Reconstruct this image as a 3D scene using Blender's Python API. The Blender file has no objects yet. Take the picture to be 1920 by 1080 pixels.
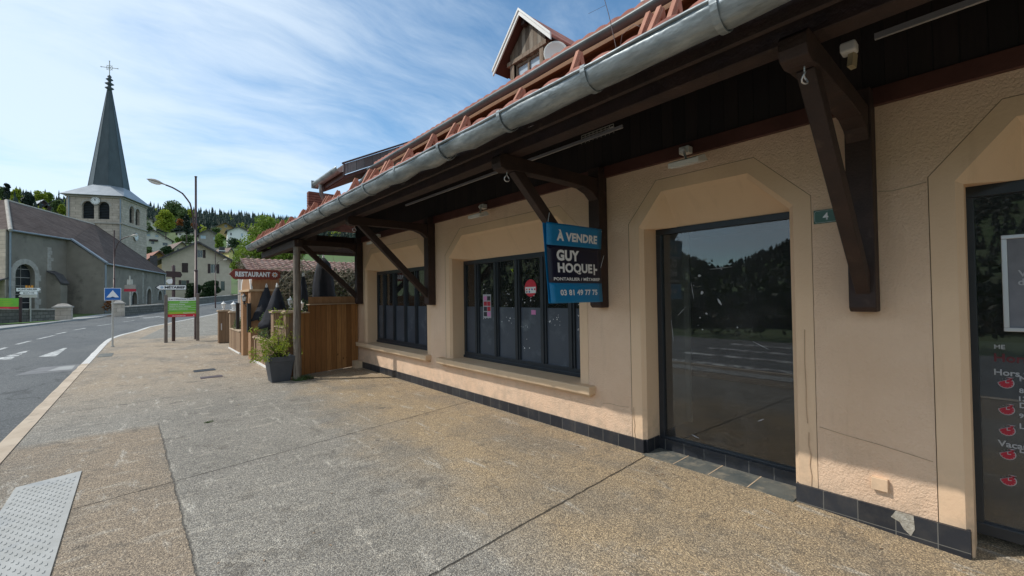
import bpy, bmesh, math, random
from math import sin, cos, tan, atan, atan2, radians, pi, sqrt, hypot
from mathutils import Vector as V, Matrix
from mathutils.geometry import tessellate_polygon
RND = random.Random(7)
S = bpy.context.scene
col = S.collection
# ------------------------------------------------------------------ camera, sky, sun, exposure
F = 800.0; TH = radians(40.8); PIT = atan(F/46000.0); ROL = atan(.0143); CH = 1.65
fw0 = V((sin(TH), cos(TH), 0)); rt0 = V((cos(TH), -sin(TH), 0)); up0 = V((0, 0, 1))
FW = fw0*cos(PIT)+up0*sin(PIT); up1 = up0*cos(PIT)-fw0*sin(PIT)
RT = rt0*cos(ROL)-up1*sin(ROL); UP = up1*cos(ROL)+rt0*sin(ROL)
CAM = V((0, 0, CH))
cd = bpy.data.cameras.new('camera'); cam = bpy.data.objects.new('camera', cd); col.objects.link(cam)
m = Matrix.Identity(4)
for i, c in enumerate((RT, UP, -FW)):
    for j in range(3): m[j][i] = c[j]
m.translation = CAM
cam.matrix_world = m
cd.sensor_width = 36; cd.lens = 36*F/1920; cd.clip_end = 4000; cd.clip_start = .05
S.camera = cam
SUN = V((-.75, .56, 1.0)).normalized()
SUN_EL = math.asin(SUN.z); SUN_ROT = atan2(SUN.x, SUN.y)
S.view_settings.view_transform = 'Standard'; S.view_settings.look = 'None'; S.view_settings.gamma = 1
S.view_settings.exposure = 0.62
sl = bpy.data.lights.new('sun', 'SUN'); sl.energy = 2.0; sl.angle = radians(.5); sl.color = (1, .95, .87)
so = bpy.data.objects.new('sun', sl); col.objects.link(so)
so.rotation_mode = 'QUATERNION'; so.rotation_quaternion = SUN.to_track_quat('Z', 'Y'); so.location = (-20, 18, 30)

class NT:
    def __init__(s, tree): s.t = tree; s.n = tree.nodes; s.l = tree.links
    def a(s, typ, **kw):
        n = s.n.new(typ)
        for k, v in kw.items():
            if k.startswith('i_'):
                key = k[2:]; key = int(key) if key.isdigit() else key.replace('_', ' ')
                if isinstance(v, bpy.types.NodeSocket): s.l.new(v, n.inputs[key])
                else: n.inputs[key].default_value = v
            else: setattr(n, k, v)
        return n
    def math(s, op, a, b=0.0, c=None, clamp=False):
        kw = dict(operation=op, use_clamp=clamp, i_0=a, i_1=b)
        if c is not None: kw['i_2'] = c
        return s.a('ShaderNodeMath', **kw).outputs[0]
    def noise(s, vec, scale, detail=4, rough=.55, dim='3D'):
        return s.a('ShaderNodeTexNoise', noise_dimensions=dim, i_Vector=vec, i_Scale=scale, i_Detail=detail, i_Roughness=rough).outputs[0]
    def map(s, vec, sc=(1, 1, 1), rot=(0, 0, 0), loc=(0, 0, 0)):
        return s.a('ShaderNodeMapping', i_Vector=vec, i_Scale=sc, i_Rotation=rot, i_Location=loc).outputs[0]
    def ramp(s, f, stops, interp='LINEAR'):
        n = s.a('ShaderNodeValToRGB', i_0=f); r = n.color_ramp; r.interpolation = interp
        while len(r.elements) < len(stops): r.elements.new(.5)
        for e, (p, c) in zip(r.elements, stops):
            e.position = p; e.color = c if len(c) == 4 else (*c, 1)
        return n.outputs[0]
    def mix(s, f, a, b, mode='MIX'):
        n = s.a('ShaderNodeMix', data_type='RGBA', blend_type=mode)
        for i, v in ((0, f), (6, a), (7, b)):
            if isinstance(v, bpy.types.NodeSocket): s.l.new(v, n.inputs[i])
            else: n.inputs[i].default_value = v if i == 0 else (*v[:3], 1)
        return n.outputs[2]
    def step(s, f, lo, hi):
        return s.a('ShaderNodeMapRange', i_0=f, i_1=lo, i_2=hi).outputs[0]
    def sep(s, v): return s.a('ShaderNodeSeparateXYZ', i_0=v).outputs
    def comb(s, x, y, z=0.0): return s.a('ShaderNodeCombineXYZ', i_0=x, i_1=y, i_2=z).outputs[0]

W = bpy.data.worlds.new('World'); S.world = W; W.use_nodes = True
W.node_tree.nodes.clear(); w = NT(W.node_tree)
sky = w.a('ShaderNodeTexSky', sky_type='NISHITA', sun_disc=False, sun_elevation=SUN_EL, sun_rotation=SUN_ROT, altitude=950, air_density=1.0, dust_density=.6, ozone_density=2.6)
d = w.a('ShaderNodeTexCoord').outputs['Generated']
x, y, z = w.sep(d)
den = w.math('ADD', w.math('MAXIMUM', z, 0.0), .22)
uv = w.comb(w.math('DIVIDE', x, den), w.math('DIVIDE', y, den))
wob = w.a('ShaderNodeVectorMath', operation='SCALE', i_0=w.a('ShaderNodeTexNoise', i_Vector=uv, i_Scale=1.1, i_Detail=3.0).outputs[1]); wob.inputs['Scale'].default_value = .55
uv2 = w.a('ShaderNodeVectorMath', operation='ADD', i_0=uv, i_1=wob.outputs[0]).outputs[0]
st = w.map(uv2, (.9, 2.2, 1), (0, 0, radians(-38)))
n1 = w.noise(st, 1.5, 9, .62)
n2 = w.noise(w.map(uv2, (.7, 1.5, 1), (0, 0, radians(-20)), (3.1, 1.7, 0)), .9, 3, .5)
n3 = w.noise(w.map(uv2, (1.2, 4.5, 1), (0, 0, radians(-50)), (7, 2, 0)), 4.0, 6, .6)
# more veil to the left (-X) side of the sky, clear deep blue to the right
side = w.step(w.math('SUBTRACT', w.math('MULTIPLY', x, -1.0), w.math('MULTIPLY', y, .0)), -.75, .15)
cl = w.math('ADD', w.math('ADD', w.math('MULTIPLY', n1, .85), w.math('MULTIPLY', n2, .75)), w.math('MULTIPLY', n3, .18))
cl = w.math('ADD', cl, w.math('MULTIPLY', side, .32))
cm = w.a('ShaderNodeMapRange', interpolation_type='SMOOTHSTEP', i_0=cl, i_1=.66, i_2=1.30).outputs[0]
cm = w.math('MULTIPLY', cm, .78)
cm = w.math('MULTIPLY', cm, w.step(z, 0.0, .10))
tint = w.mix(1.0, sky.outputs[0], (.80, 1.10, 1.12), 'MULTIPLY')
skyc = w.mix(cm, tint, (5.5, 6.25, 6.95))
W_BG = w.a('ShaderNodeBackground', i_Color=skyc, i_Strength=.105)
w.a('ShaderNodeOutputWorld', i_Surface=W_BG.outputs[0])

# ------------------------------------------------------------------ survey helpers (real planes and distances)
def ray(px, py): return FW+RT*((px-960)/F)+UP*((540-py)/F)
def onX(px, py, c): r = ray(px, py); return CAM+r*(c/r.x)
def onY(px, py, c): r = ray(px, py); return CAM+r*(c/r.y)
def onD(px, py, Z): r = ray(px, py); return CAM+r*Z            # at depth Z along the view
PR = [(0, 0), (60, 0), (95, 1.2), (115, 2.2), (170, 9), (250, 22), (330, 42), (450, 68), (600, 85), (900, 92), (1e5, 92)]
def lerp(tab, r):
    for (a, b), (c, e) in zip(tab, tab[1:]):
        if r <= c: return b+(e-b)*(r-a)/(c-a)
    return tab[-1][1]
KP = [(-180, .25), (-100, 1.3), (-84, .98), (-74, .66), (-66.5, .27), (-60.5, .64), (-50, 1.0), (-30, 1.05), (-5, 1.0), (40, 1.0), (80, .5), (180, .25)]
def zT(x, y):
    return lerp(PR, hypot(x, y))*lerp(KP, math.degrees(atan2(x, y)))
def onT(px, py, off=0.0):
    r = ray(px, py).normalized(); t = 1.0
    while t < 900:
        p = CAM+r*t
        if p.z < zT(p.x, p.y)+off: return p
        t += .1+t*.001
    return p

# ------------------------------------------------------------------ materials
def base_mat(name):
    mt = bpy.data.materials.new(name); mt.use_nodes = True; mt.node_tree.nodes.clear()
    t = NT(mt.node_tree)
    p = t.a('ShaderNodeBsdfPrincipled'); t.a('ShaderNodeOutputMaterial', i_Surface=p.outputs[0])
    return mt, t, p
def setc(t, p, key, v):
    if isinstance(v, bpy.types.NodeSocket): t.l.new(v, p.inputs[key])
    else: p.inputs[key].default_value = (*v[:3], 1) if hasattr(v, '__len__') else v
def coords(t): return t.a('ShaderNodeTexCoord').outputs['Object']
def bump(t, p, h, s=.3, d=.01): t.l.new(t.a('ShaderNodeBump', i_Strength=s, i_Distance=d, i_Height=h).outputs[0], p.inputs['Normal'])
def mat(name, c1, c2=None, scale=6., rough=.7, metal=0., bm=0., bs=60., bd=.01, st=(1, 1, 1), spec=.5, c3=None, s3=2., t3=(.55, .7), detail=5):
    mt, t, p = base_mat(name); o = coords(t); v = t.map(o, st)
    c = (*c1, 1)
    if c2:
        f = t.step(t.noise(v, scale, detail), .32, .68); c = t.mix(f, c1, c2)
    if c3: c = t.mix(t.step(t.noise(t.map(o, st, loc=(5, 3, 1)), s3, 6, .65), *t3), c if c2 else c1, c3)
    setc(t, p, 'Base Color', c); p.inputs['Roughness'].default_value = rough; p.inputs['Metallic'].default_value = metal
    p.inputs['Specular IOR Level'].default_value = spec
    if bm: bump(t, p, t.noise(v, bs, 3), bm, bd)
    return mt
def leafmat(name, c1, c2, trans=.3, scale=2.):
    mt, t, p = base_mat(name); o = coords(t)
    f = t.step(t.noise(o, scale, 3), .3, .7)
    g = t.step(t.a('ShaderNodeTexWhiteNoise', i_Vector=t.a('ShaderNodeVectorMath', operation='SNAP', i_0=o, i_1=(.15, .15, .15)).outputs[0]).outputs[0], 0., 1.)
    c = t.mix(t.math('MULTIPLY', t.math('ADD', f, g), .5), c1, c2)
    setc(t, p, 'Base Color', c); p.inputs['Roughness'].default_value = .6; p.inputs['Specular IOR Level'].default_value = .3
    tr = t.a('ShaderNodeBsdfTranslucent', i_Color=c); mx = t.a('ShaderNodeMixShader', i_0=trans, i_1=p.outputs[0], i_2=tr.outputs[0])
    out = [n for n in t.n if n.type == 'OUTPUT_MATERIAL'][0]; t.l.new(mx.outputs[0], out.inputs[0])
    return mt
def brickmat(name, c1, c2, cm, bw, bh, mortar=.015, rough=.85, bm=.3, noisec=None, off=.5, bd=.01):
    mt, t, p = base_mat(name); o = coords(t); x, y, z = t.sep(o)
    v = t.comb(t.math('ADD', x, y), z)
    b = t.a('ShaderNodeTexBrick', i_Vector=v, i_Color1=(*c1, 1), i_Color2=(*c2, 1), i_Mortar=(*cm, 1), i_Scale=1., i_Mortar_Size=mortar, i_Brick_Width=bw, i_Row_Height=bh, i_Bias=0.)
    b.offset = off; b.inputs['Mortar Smooth'].default_value = .2
    c = b.outputs[0]
    c = t.mix(t.math('MULTIPLY', t.step(t.noise(o, 1.7, 6, .65), .35, .7), .55), c, noisec or tuple(q*.6 for q in c1))
    setc(t, p, 'Base Color', c); p.inputs['Roughness'].default_value = rough
    h = t.math('ADD', t.math('MULTIPLY', b.outputs[1], -1.), t.math('MULTIPLY', t.noise(o, 25, 3), .5))
    bump(t, p, h, bm, bd)
    return mt

# rough-cast plaster, peach; smoother and stained towards the foot where splash marks it
def plaster(name, c1, c2, bs, bmp):
    mt, t, p = base_mat(name); o = coords(t); x, y, z = t.sep(o)
    n = t.noise(o, 1.3, 5, .6); c = t.mix(t.step(n, .3, .7), c1, c2)
    c = t.mix(t.math('MULTIPLY', t.step(t.noise(t.map(o, (1, 3, .35)), 2.2, 6, .7), .55, .8), .30), c, (.45, .30, .19))
    grime = t.math('MULTIPLY', t.step(z, .60, .10), t.step(t.noise(o, 5, 5, .7), .42, .75))
    c = t.mix(t.math('MULTIPLY', grime, .8), c, (.38, .30, .22))
    setc(t, p, 'Base Color', c); p.inputs['Roughness'].default_value = .92; p.inputs['Specular IOR Level'].default_value = .2
    h = t.math('ADD', t.noise(o, bs, 4, .6), t.math('MULTIPLY', t.noise(o, bs*.22, 3), .7))
    bump(t, p, h, bmp, .014)
    return mt
M = {}
M['plaster'] = plaster('rough_plaster', (.755, .525, .36), (.83, .60, .43), 62, .8)
M['plaster_s'] = plaster('smooth_plaster', (.75, .52, .34), (.80, .575, .385), 35, .18)
M['sill'] = plaster('sill_plaster', (.66, .47, .30), (.74, .55, .37), 40, .35)
M['wood'] = mat('dark_stained_wood', (.020, .010, .008), (.044, .021, .015), 5, .66, st=(1, 1, 1), bm=.6, bs=60, bd=.008, c3=(.075, .045, .032), s3=11, t3=(.60, .78))
M['redwood'] = mat('red_stained_board', (.070, .024, .017), (.10, .036, .026), 4, .6, bm=.2, bs=30)
M['soffit'] = None
M['greywood'] = mat('weathered_wood', (.11, .085, .065), (.24, .20, .16), 7, .85, st=(6, 6, .5), bm=.6, bs=14)
M['oldboard'] = mat('weathered_boards', (.13, .085, .055), (.30, .23, .17), 6, .85, st=(5, 5, .5), bm=.5, bs=14)
M['orange'] = mat('orange_painted_boards', (.19, .09, .035), (.26, .125, .05), 3, .7, bm=.3, bs=20)
M['darkmetal'] = mat('dark_grey_frame', (.020, .026, .034), (.028, .034, .042), 8, .38, spec=.5)
M['white'] = mat('white_paint', (.72, .71, .68), (.80, .79, .76), 4, .5)
M['whitebox'] = mat('off_white_plastic', (.70, .68, .63), (.76, .74, .69), 6, .5)
M['fabric'] = mat('black_fabric', (.010, .011, .016), (.022, .024, .032), 3, .85)
M['greyfabric'] = mat('grey_fabric', (.09, .10, .13), (.16, .17, .20), 3, .85)
M['black'] = mat('black_paint', (.012, .012, .013), rough=.5)
M['pot'] = mat('slate_plastic', (.050, .056, .066), (.070, .076, .088), 5, .55)
M['polebrown'] = mat('brown_painted_steel', (.055, .026, .022), (.08, .04, .034), 6, .45, metal=.1)
M['polegrey'] = mat('grey_painted_steel', (.42, .40, .36), (.50, .48, .43), 6, .5)
M['postwood'] = mat('brown_grey_post', (.12, .095, .08), (.18, .145, .12), 6, .7)
M['signred'] = mat('carved_brown_red_board', (.19, .035, .02), (.25, .05, .03), 5, .55)
M['lampglass'] = mat('frosted_lamp_glass', (.80, .79, .76), rough=.25)
M['lampglow'] = mat('street_lamp_shell', (.38, .33, .28), (.46, .40, .34), 5, .4)
M['green'] = mat('green_sign_paint', (.13, .42, .03), (.16, .48, .04), 3, .5)
M['lime'] = mat('lime_sign_paint', (.33, .46, .03), rough=.5)
M['red'] = mat('red_sign_paint', (.60, .02, .04), rough=.5)
M['blue'] = mat('blue_sign_paint', (.008, .12, .42), rough=.4)
M['signblue'] = mat('for_sale_blue', (.0, .19, .42), rough=.4)
M['signnavy'] = mat('for_sale_navy', (.006, .008, .030), rough=.4)
M['signwhite'] = mat('sign_lettering_white', (.80, .80, .80), rough=.5)
M['darkletter'] = mat('dark_lettering', (.02, .02, .03), rough=.5)
M['platgreen'] = mat('green_enamel', (.008, .075, .03), rough=.25)
M['yellow'] = mat('yellow_sign_paint', (.70, .28, .02), rough=.5)
M['pink'] = mat('pink_sticker', (.62, .22, .45), rough=.5)
M['crimson'] = mat('crimson_vinyl', (.42, .012, .035), rough=.5)
M['faded_red'] = mat('faded_dark_red_vinyl', (.12, .012, .02), rough=.5)
M['lightvinyl'] = mat('pale_vinyl', (.42, .43, .46), rough=.5)
M['paper'] = mat('printed_grey_paper', (.16, .165, .19), (.20, .205, .23), 12, .6)
M['alu'] = mat('brushed_alu', (.62, .62, .64), rough=.35, metal=.7)
M['film'] = mat('grey_blue_window_film', (.050, .062, .083), (.074, .088, .112), 2.0, .38, c3=(.12, .14, .165), s3=3)
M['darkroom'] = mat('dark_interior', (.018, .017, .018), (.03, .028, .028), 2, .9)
M['curtain'] = mat('beige_interior_wall', (.5, .47, .4), (.6, .56, .48), 2, .9)
M['tilefloor'] = brickmat('interior_floor_tiles', (.05, .035, .03), (.06, .04, .035), (.14, .12, .1), .33, .33, .01, .35, .1, off=0)
M['curt'] = mat('crimson_drape', (.14, .01, .012), (.2, .02, .02), 3, .9)
M['leafA'] = leafmat('spring_leaves', (.10, .17, .02), (.25, .34, .05), .35)
M['leafB'] = leafmat('mid_green_leaves', (.055, .095, .030), (.12, .17, .06), .3)
M['leafC'] = leafmat('dark_conifer_needles', (.016, .030, .022), (.034, .055, .036), .1)
M['leafD'] = leafmat('yellow_green_leaves', (.17, .24, .02), (.36, .40, .05), .4)
M['leafE'] = leafmat('hedge_leaves', (.016, .035, .012), (.04, .075, .025), .2, 6)
M['leafF'] = leafmat('bare_brown_twigs', (.10, .085, .06), (.20, .17, .12), .2)
M['leafG'] = leafmat('rust_orange_leaves', (.22, .08, .02), (.32, .13, .04), .3)
M['bark'] = mat('bark', (.06, .045, .035), (.12, .095, .075), 8, .9, bm=.5, bs=20)
M['twig'] = mat('dry_twigs', (.10, .08, .05), (.26, .22, .15), 10, .9)
M['grass'] = mat('short_grass', (.06, .13, .02), (.12, .20, .04), 1.5, .9, bm=.5, bs=30)
M['slate'] = mat('slate_grey_metal', (.035, .050, .056), (.056, .075, .082), 1.5, .5, st=(1, 1, .3), metal=.0)
M['zincroof'] = mat('pale_zinc_sheet', (.21, .24, .27), (.28, .31, .34), 1.2, .45, metal=.3)
M['ashlar'] = brickmat('ashlar_stone', (.60, .50, .405), (.47, .39, .31), (.28, .23, .19), .85, .42, .018, .9, .35, (.26, .22, .18))
M['render'] = mat('grey_brown_render', (.21, .182, .148), (.28, .245, .20), .7, .95, bm=.3, bs=12, c3=(.15, .13, .105), s3=.6, detail=8)
M['stonetrim'] = mat('pale_stone', (.33, .29, .25), (.46, .42, .37), 3, .9, bm=.3, bs=14)
M['drystone'] = brickmat('rubble_stone', (.22, .20, .17), (.14, .13, .11), (.08, .075, .065), .55, .28, .03, .95, .6, (.09, .085, .07))
M['cream'] = mat('cream_render', (.52, .43, .33), (.60, .51, .40), 1.2, .9)
M['ochre'] = mat('ochre_render', (.42, .28, .12), (.50, .34, .16), 1, .9)
M['offwhite'] = mat('off_white_render', (.58, .55, .47), (.68, .64, .56), 1, .9)
M['greyrender'] = mat('grey_render', (.27, .24, .21), (.34, .30, .27), 1, .9)
M['darkroof'] = mat('dark_grey_tiles', (.05, .045, .045), (.10, .09, .09), 2, .8, bm=.3, bs=8)
M['roofbrown'] = mat('brown_roof_tiles', (.15, .10, .08), (.22, .16, .13), 2, .85)
M['roofred'] = mat('red_roof_tiles', (.24, .10, .07), (.33, .16, .11), 2, .85)
M['shutter'] = mat('dark_shutter_wood', (.035, .018, .018), (.05, .028, .026), 6, .7)
M['winglass'] = mat('dark_window_pane', (.02, .025, .03), rough=.12, spec=.8)
M['paleglass'] = mat('pale_blue_pane', (.42, .50, .58), rough=.3)  # one even grey-blue for the lighter window panes
M['louvre'] = None

def m_zinc():
    mt, t, p = base_mat('weathered_zinc'); o = coords(t)
    n = t.noise(t.map(o, (3, .8, 3)), 3.2, 7, .65); c = t.ramp(n, [(.25, (.13, .15, .155)), (.5, (.27, .30, .31)), (.7, (.45, .48, .49))])
    c = t.mix(t.math('MULTIPLY', t.step(t.noise(t.map(o, (9, 1.2, 9)), 6, 5, .7), .58, .72), .5), c, (.10, .10, .095))
    setc(t, p, 'Base Color', c); p.inputs['Metallic'].default_value = .45
    setc(t, p, 'Roughness', t.a('ShaderNodeMapRange', i_0=n, i_1=.3, i_2=.7, i_3=.55, i_4=.36).outputs[0])
    h = t.math('ADD', t.noise(t.map(o, (2, 1.3, 2)), 4, 3), t.math('MULTIPLY', t.noise(o, 40, 2), .05)); bump(t, p, h, .55, .03)
    return mt
M['zinc'] = m_zinc()
def m_rooftile(name, c1, c2, c3, course=.33, axis='x'):
    mt, t, p = base_mat(name); o = coords(t); x, y, z = t.sep(o)
    cell = t.comb(t.math('FLOOR', t.math('DIVIDE', x, course)), t.math('FLOOR', t.math('DIVIDE', y, .21)), 0.0)
    r = t.a('ShaderNodeTexWhiteNoise', i_Vector=cell).outputs[0]
    c = t.mix(r, c1, c2); c = t.mix(t.step(t.noise(o, 9, 6, .7), .52, .72), c, c3)
    setc(t, p, 'Base Color', c); p.inputs['Roughness'].default_value = .85; bump(t, p, t.noise(o, 60, 4), .4, .006)
    return mt
M['tile'] = m_rooftile('terracotta_tiles', (.26, .085, .06), (.37, .15, .11), (.12, .07, .06))
M['terracotta'] = mat('terracotta_snow_guard', (.36, .15, .095), (.46, .22, .15), 10, .85, bm=.3, bs=50)
def m_blacktile():
    mt, t, p = base_mat('black_plinth_tiles'); o = coords(t); x, y, z = t.sep(o)
    v = t.comb(t.math('ADD', y, t.math('MULTIPLY', x, .73)), z)
    b = t.a('ShaderNodeTexBrick', i_Vector=v, i_Color1=(.016, .019, .026, 1), i_Color2=(.030, .034, .043, 1), i_Mortar=(.16, .155, .14, 1), i_Scale=1., i_Mortar_Size=.0028, i_Brick_Width=.205, i_Row_Height=.6, i_Bias=0.)
    b.offset = 0
    c = t.mix(t.math('MULTIPLY', t.step(t.noise(o, 6, 6, .7), .5, .75), .35), b.outputs[0], (.11, .10, .085))
    setc(t, p, 'Base Color', c); p.inputs['Roughness'].default_value = .42; bump(t, p, t.math('MULTIPLY', b.outputs[1], -1.), .5, .004)
    return mt
M['blacktile'] = m_blacktile()
def m_plank(name, cs, width, ax='y', rough=.8, knots=True, tint=None):
    mt, t, p = base_mat(name); o = coords(t); x, y, z = t.sep(o)
    u = {'x': x, 'y': y, 's': t.math('ADD', x, y)}[ax]
    q = t.math('DIVIDE', u, width); fl = t.math('FLOOR', q)
    r = t.a('ShaderNodeTexWhiteNoise', noise_dimensions='1D', i_W=fl).outputs[0]
    c = t.ramp(r, [(i/(len(cs)-1), k) for i, k in enumerate(cs)])
    g = t.noise(t.comb(t.math('MULTIPLY', u, 30.), t.math('MULTIPLY', z, 1.6), t.math('MULTIPLY', r, 40.)), 1.6, 6, .6)
    c = t.mix(t.math('MULTIPLY', t.step(g, .4, .7), .5), c, tuple(k*.45 for k in cs[0]))
    if knots:
        vo = t.a('ShaderNodeTexVoronoi', i_Vector=t.comb(t.math('MULTIPLY', u, 7.), t.math('MULTIPLY', z, 3.2)), i_Scale=1.).outputs[0]
        c = t.mix(t.step(vo, .11, .05), c, tuple(k*.25 for k in cs[0]))
    fr = t.math('FRACT', q); e = t.math('MINIMUM', fr, t.math('SUBTRACT', 1., fr)); gap = t.step(e, .05, .0)
    c = t.mix(t.math('MULTIPLY', gap, .85), c, tuple(k*.15 for k in cs[0]))
    setc(t, p, 'Base Color', c); p.inputs['Roughness'].default_value = rough
    bump(t, p, t.math('ADD', t.math('MULTIPLY', gap, -1.), t.math('MULTIPLY', g, .25)), .6, .008)
    return mt
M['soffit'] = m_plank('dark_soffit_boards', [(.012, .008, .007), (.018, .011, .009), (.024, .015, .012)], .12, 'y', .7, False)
M['plank'] = m_plank('orange_brown_planks', [(.26, .115, .035), (.38, .18, .06), (.46, .235, .085)], .125, 'x')
M['plankside'] = m_plank('weathered_fence_planks', [(.20, .115, .06), (.30, .19, .11), (.36, .24, .14)], .11, 's')
M['plankcap'] = mat('pale_cap_board', (.38, .27, .17), (.48, .36, .25), 6, .8)
M['portal'] = mat('portal_board', (.30, .16, .075), (.40, .23, .12), 4, .75, st=(3, 3, .6))
M['portal_l'] = mat('portal_pale_board', (.46, .31, .18), (.54, .38, .23), 4, .75, st=(3, 3, .6))

def m_pave():
    mt, t, p = base_mat('exposed_aggregate'); o = coords(t); x, y, z = t.sep(o)
    warp = t.noise(o, 1.6, 6, .65)
    xw = t.math('ADD', x, t.math('MULTIPLY', t.math('SUBTRACT', warp, .5), 1.6))
    # zones: dry ochre strip by the wall, worn grey walking band, pinkish slab to the left
    ochre = t.step(t.math('ADD', xw, t.math('MULTIPLY', y, -.06)), 1.35, 2.3)
    fary = t.step(t.math('ADD', y, t.math('MULTIPLY', warp, 2.)), 9., 13.)
    xe = t.math('ADD', x, t.math('MULTIPLY', t.noise(o, 7, 3), .05)); 
    left = t.math('MULTIPLY', t.math('LESS_THAN', xe, t.math('ADD', .335, t.math('MULTIPLY', y, -.022))), t.step(t.math('ADD', y, t.math('MULTIPLY', warp, .5)), 7.75, 7.45))
    base = t.mix(ochre, (.345, .335, .31), (.49, .39, .265))
    base = t.mix(fary, base, (.46, .385, .30))
    grey2 = t.step(t.math('ADD', y, t.math('MULTIPLY', warp, .6)), 24.2, 24.6)
    base = t.mix(t.math('MULTIPLY', grey2, t.math('GREATER_THAN', t.math('SUBTRACT', xe, t.math('MULTIPLY', t.math('SUBTRACT', y, 24.), .12)), -.2)), base, (.30, .30, .28))
    base = t.mix(left, base, (.36, .30, .235))
    big = t.noise(t.map(o, (1, .55, 1), (0, 0, radians(35))), .9, 7, .62)
    base = t.mix(t.math('MULTIPLY', t.step(big, .46, .62), .6), base, (.24, .235, .22))
    # pale scuffs, in streaks
    sc = t.noise(t.map(o, (1.2, 4.0, 1), (0, 0, radians(-25))), 1.7, 7, .68)
    scm = t.math('MULTIPLY', t.step(sc, .54, .68), t.math('SUBTRACT', 1., t.math('MULTIPLY', ochre, .7)))
    base = t.mix(t.math('MULTIPLY', scm, .6), base, (.56, .53, .47))
    sc2 = t.noise(t.map(o, (3.5, .8, 1), (0, 0, radians(20))), 1.9, 8, .72)
    base = t.mix(t.math('MULTIPLY', t.step(sc2, .57, .64), .6), base, (.62, .60, .55))
    dk = t.noise(t.map(o, (1, 1, 1), loc=(9, 4, 0)), 2.6, 7, .7)
    base = t.mix(t.math('MULTIPLY', t.step(dk, .56, .66), .6), base, (.15, .14, .125))
    oil = t.a('ShaderNodeTexVoronoi', i_Vector=o, i_Scale=1.3).outputs[0]
    base = t.mix(t.math('MULTIPLY', t.step(oil, .045, .03), .55), base, (.07, .065, .06))
    vo = t.a('ShaderNodeTexVoronoi', i_Vector=o, i_Scale=125.); cr = t.sep(vo.outputs[1])[0]
    peb = t.ramp(cr, [(0., (.55, .54, .53)), (.35, (.90, .87, .83)), (.7, (1.18, 1.10, 1.0)), (1., (1.75, 1.66, 1.5))])
    c = t.mix(1., base, peb, 'MULTIPLY')
    ed = t.step(vo.outputs[0], .38, .65); c = t.mix(t.math('MULTIPLY', ed, .5), c, (.075, .06, .045))
    mid = t.noise(o, 14, 4, .7); c = t.mix(t.math('MULTIPLY', t.step(mid, .5, .75), .3), c, (.11, .095, .08))
    # joints sawn across the slab
    def joint(a, b, wd):   # y = a + b x
        dd = t.math('ABSOLUTE', t.math('SUBTRACT', t.math('ADD', y, t.math('MULTIPLY', t.noise(o, 9, 2), .03)), t.math('ADD', a, t.math('MULTIPLY', x, b))))
        return t.step(dd, wd, wd*.4)
    js = joint(2.19, .065, .012)
    for a, b in ((4.97, .15), (9.3, .1), (13.4, .05), (18., .03)): js = t.math('MAXIMUM', js, joint(a, b, .009))
    dx = t.step(t.math('ABSOLUTE', t.math('SUBTRACT', xe, t.math('ADD', .345, t.math('MULTIPLY', y, -.022)))), .014, .004)
    js = t.math('MAXIMUM', js, t.math('MULTIPLY', dx, t.math('MULTIPLY', t.step(y, 7.6, 7.4), .5)))
    c = t.mix(t.math('MULTIPLY', js, .8), c, (.035, .03, .025))
    setc(t, p, 'Base Color', c); p.inputs['Roughness'].default_value = .9; p.inputs['Specular IOR Level'].default_value = .25
    h = t.math('SUBTRACT', t.math('MULTIPLY', vo.outputs[0], -1.), t.math('MULTIPLY', js, 3.)); bump(t, p, h, .75, .007)
    return mt
M['pave'] = m_pave()
def m_asphalt():
    mt, t, p = base_mat('asphalt'); o = coords(t)
    a = t.noise(t.map(o, (1, .35, 1)), .5, 6, .6); c = t.mix(t.step(a, .3, .7), (.075, .080, .083), (.125, .128, .125))
    vo = t.a('ShaderNodeTexVoronoi', i_Vector=o, i_Scale=80.); cr = t.sep(vo.outputs[1])[0]
    c = t.mix(1., c, t.ramp(cr, [(0., (.55, .55, .55)), (.6, (1, 1, 1)), (1., (1.7, 1.7, 1.65))]), 'MULTIPLY')
    cr2 = t.a('ShaderNodeTexVoronoi', feature='DISTANCE_TO_EDGE', i_Vector=t.a('ShaderNodeVectorMath', operation='ADD', i_0=o, i_1=t.a('ShaderNodeTexNoise', i_Vector=o, i_Scale=1.5).outputs[1]).outputs[0], i_Scale=.28).outputs[0]
    c = t.mix(t.math('MULTIPLY', t.step(cr2, .010, .004), .5), c, (.03, .03, .03))
    setc(t, p, 'Base Color', c); p.inputs['Roughness'].default_value = .85; bump(t, p, vo.outputs[0], .4, .006)
    return mt
M['asphalt'] = m_asphalt()
M['marking'] = mat('worn_white_road_paint', (.60, .60, .57), (.72, .72, .68), 5, .8, c3=(.12, .12, .12), s3=4, t3=(.44, .54))
M['marking2'] = mat('white_road_paint', (.42, .42, .40), (.60, .60, .57), 5, .8, c3=(.16, .16, .16), s3=6, t3=(.48, .62))
M['kerb'] = mat('concrete_kerb', (.42, .33, .24), (.55, .45, .34), 2, .9, bm=.4, bs=30, c3=(.30, .25, .2), s3=7)
M['kerbw'] = mat('painted_kerb', (.55, .53, .49), (.68, .66, .62), 2, .85, bm=.3, bs=30, c3=(.35, .32, .28), s3=5)
M['concrete'] = mat('grey_concrete', (.26, .26, .25), (.36, .36, .345), 3, .85, bm=.2, bs=20)
M['patch'] = mat('asphalt_patch', (.15, .15, .15), (.20, .20, .20), 3, .85, bm=.2, bs=20)
M['tactile'] = mat('grey_resin_plate', (.35, .345, .32), (.44, .435, .41), 4, .65, c3=(.30, .31, .31), s3=3)
M['slatepave'] = mat('slate_floor_slab', (.075, .085, .083), (.15, .15, .13), 5, .8, bm=.4, bs=18, c3=(.25, .22, .17), s3=6, t3=(.5, .65))
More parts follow.
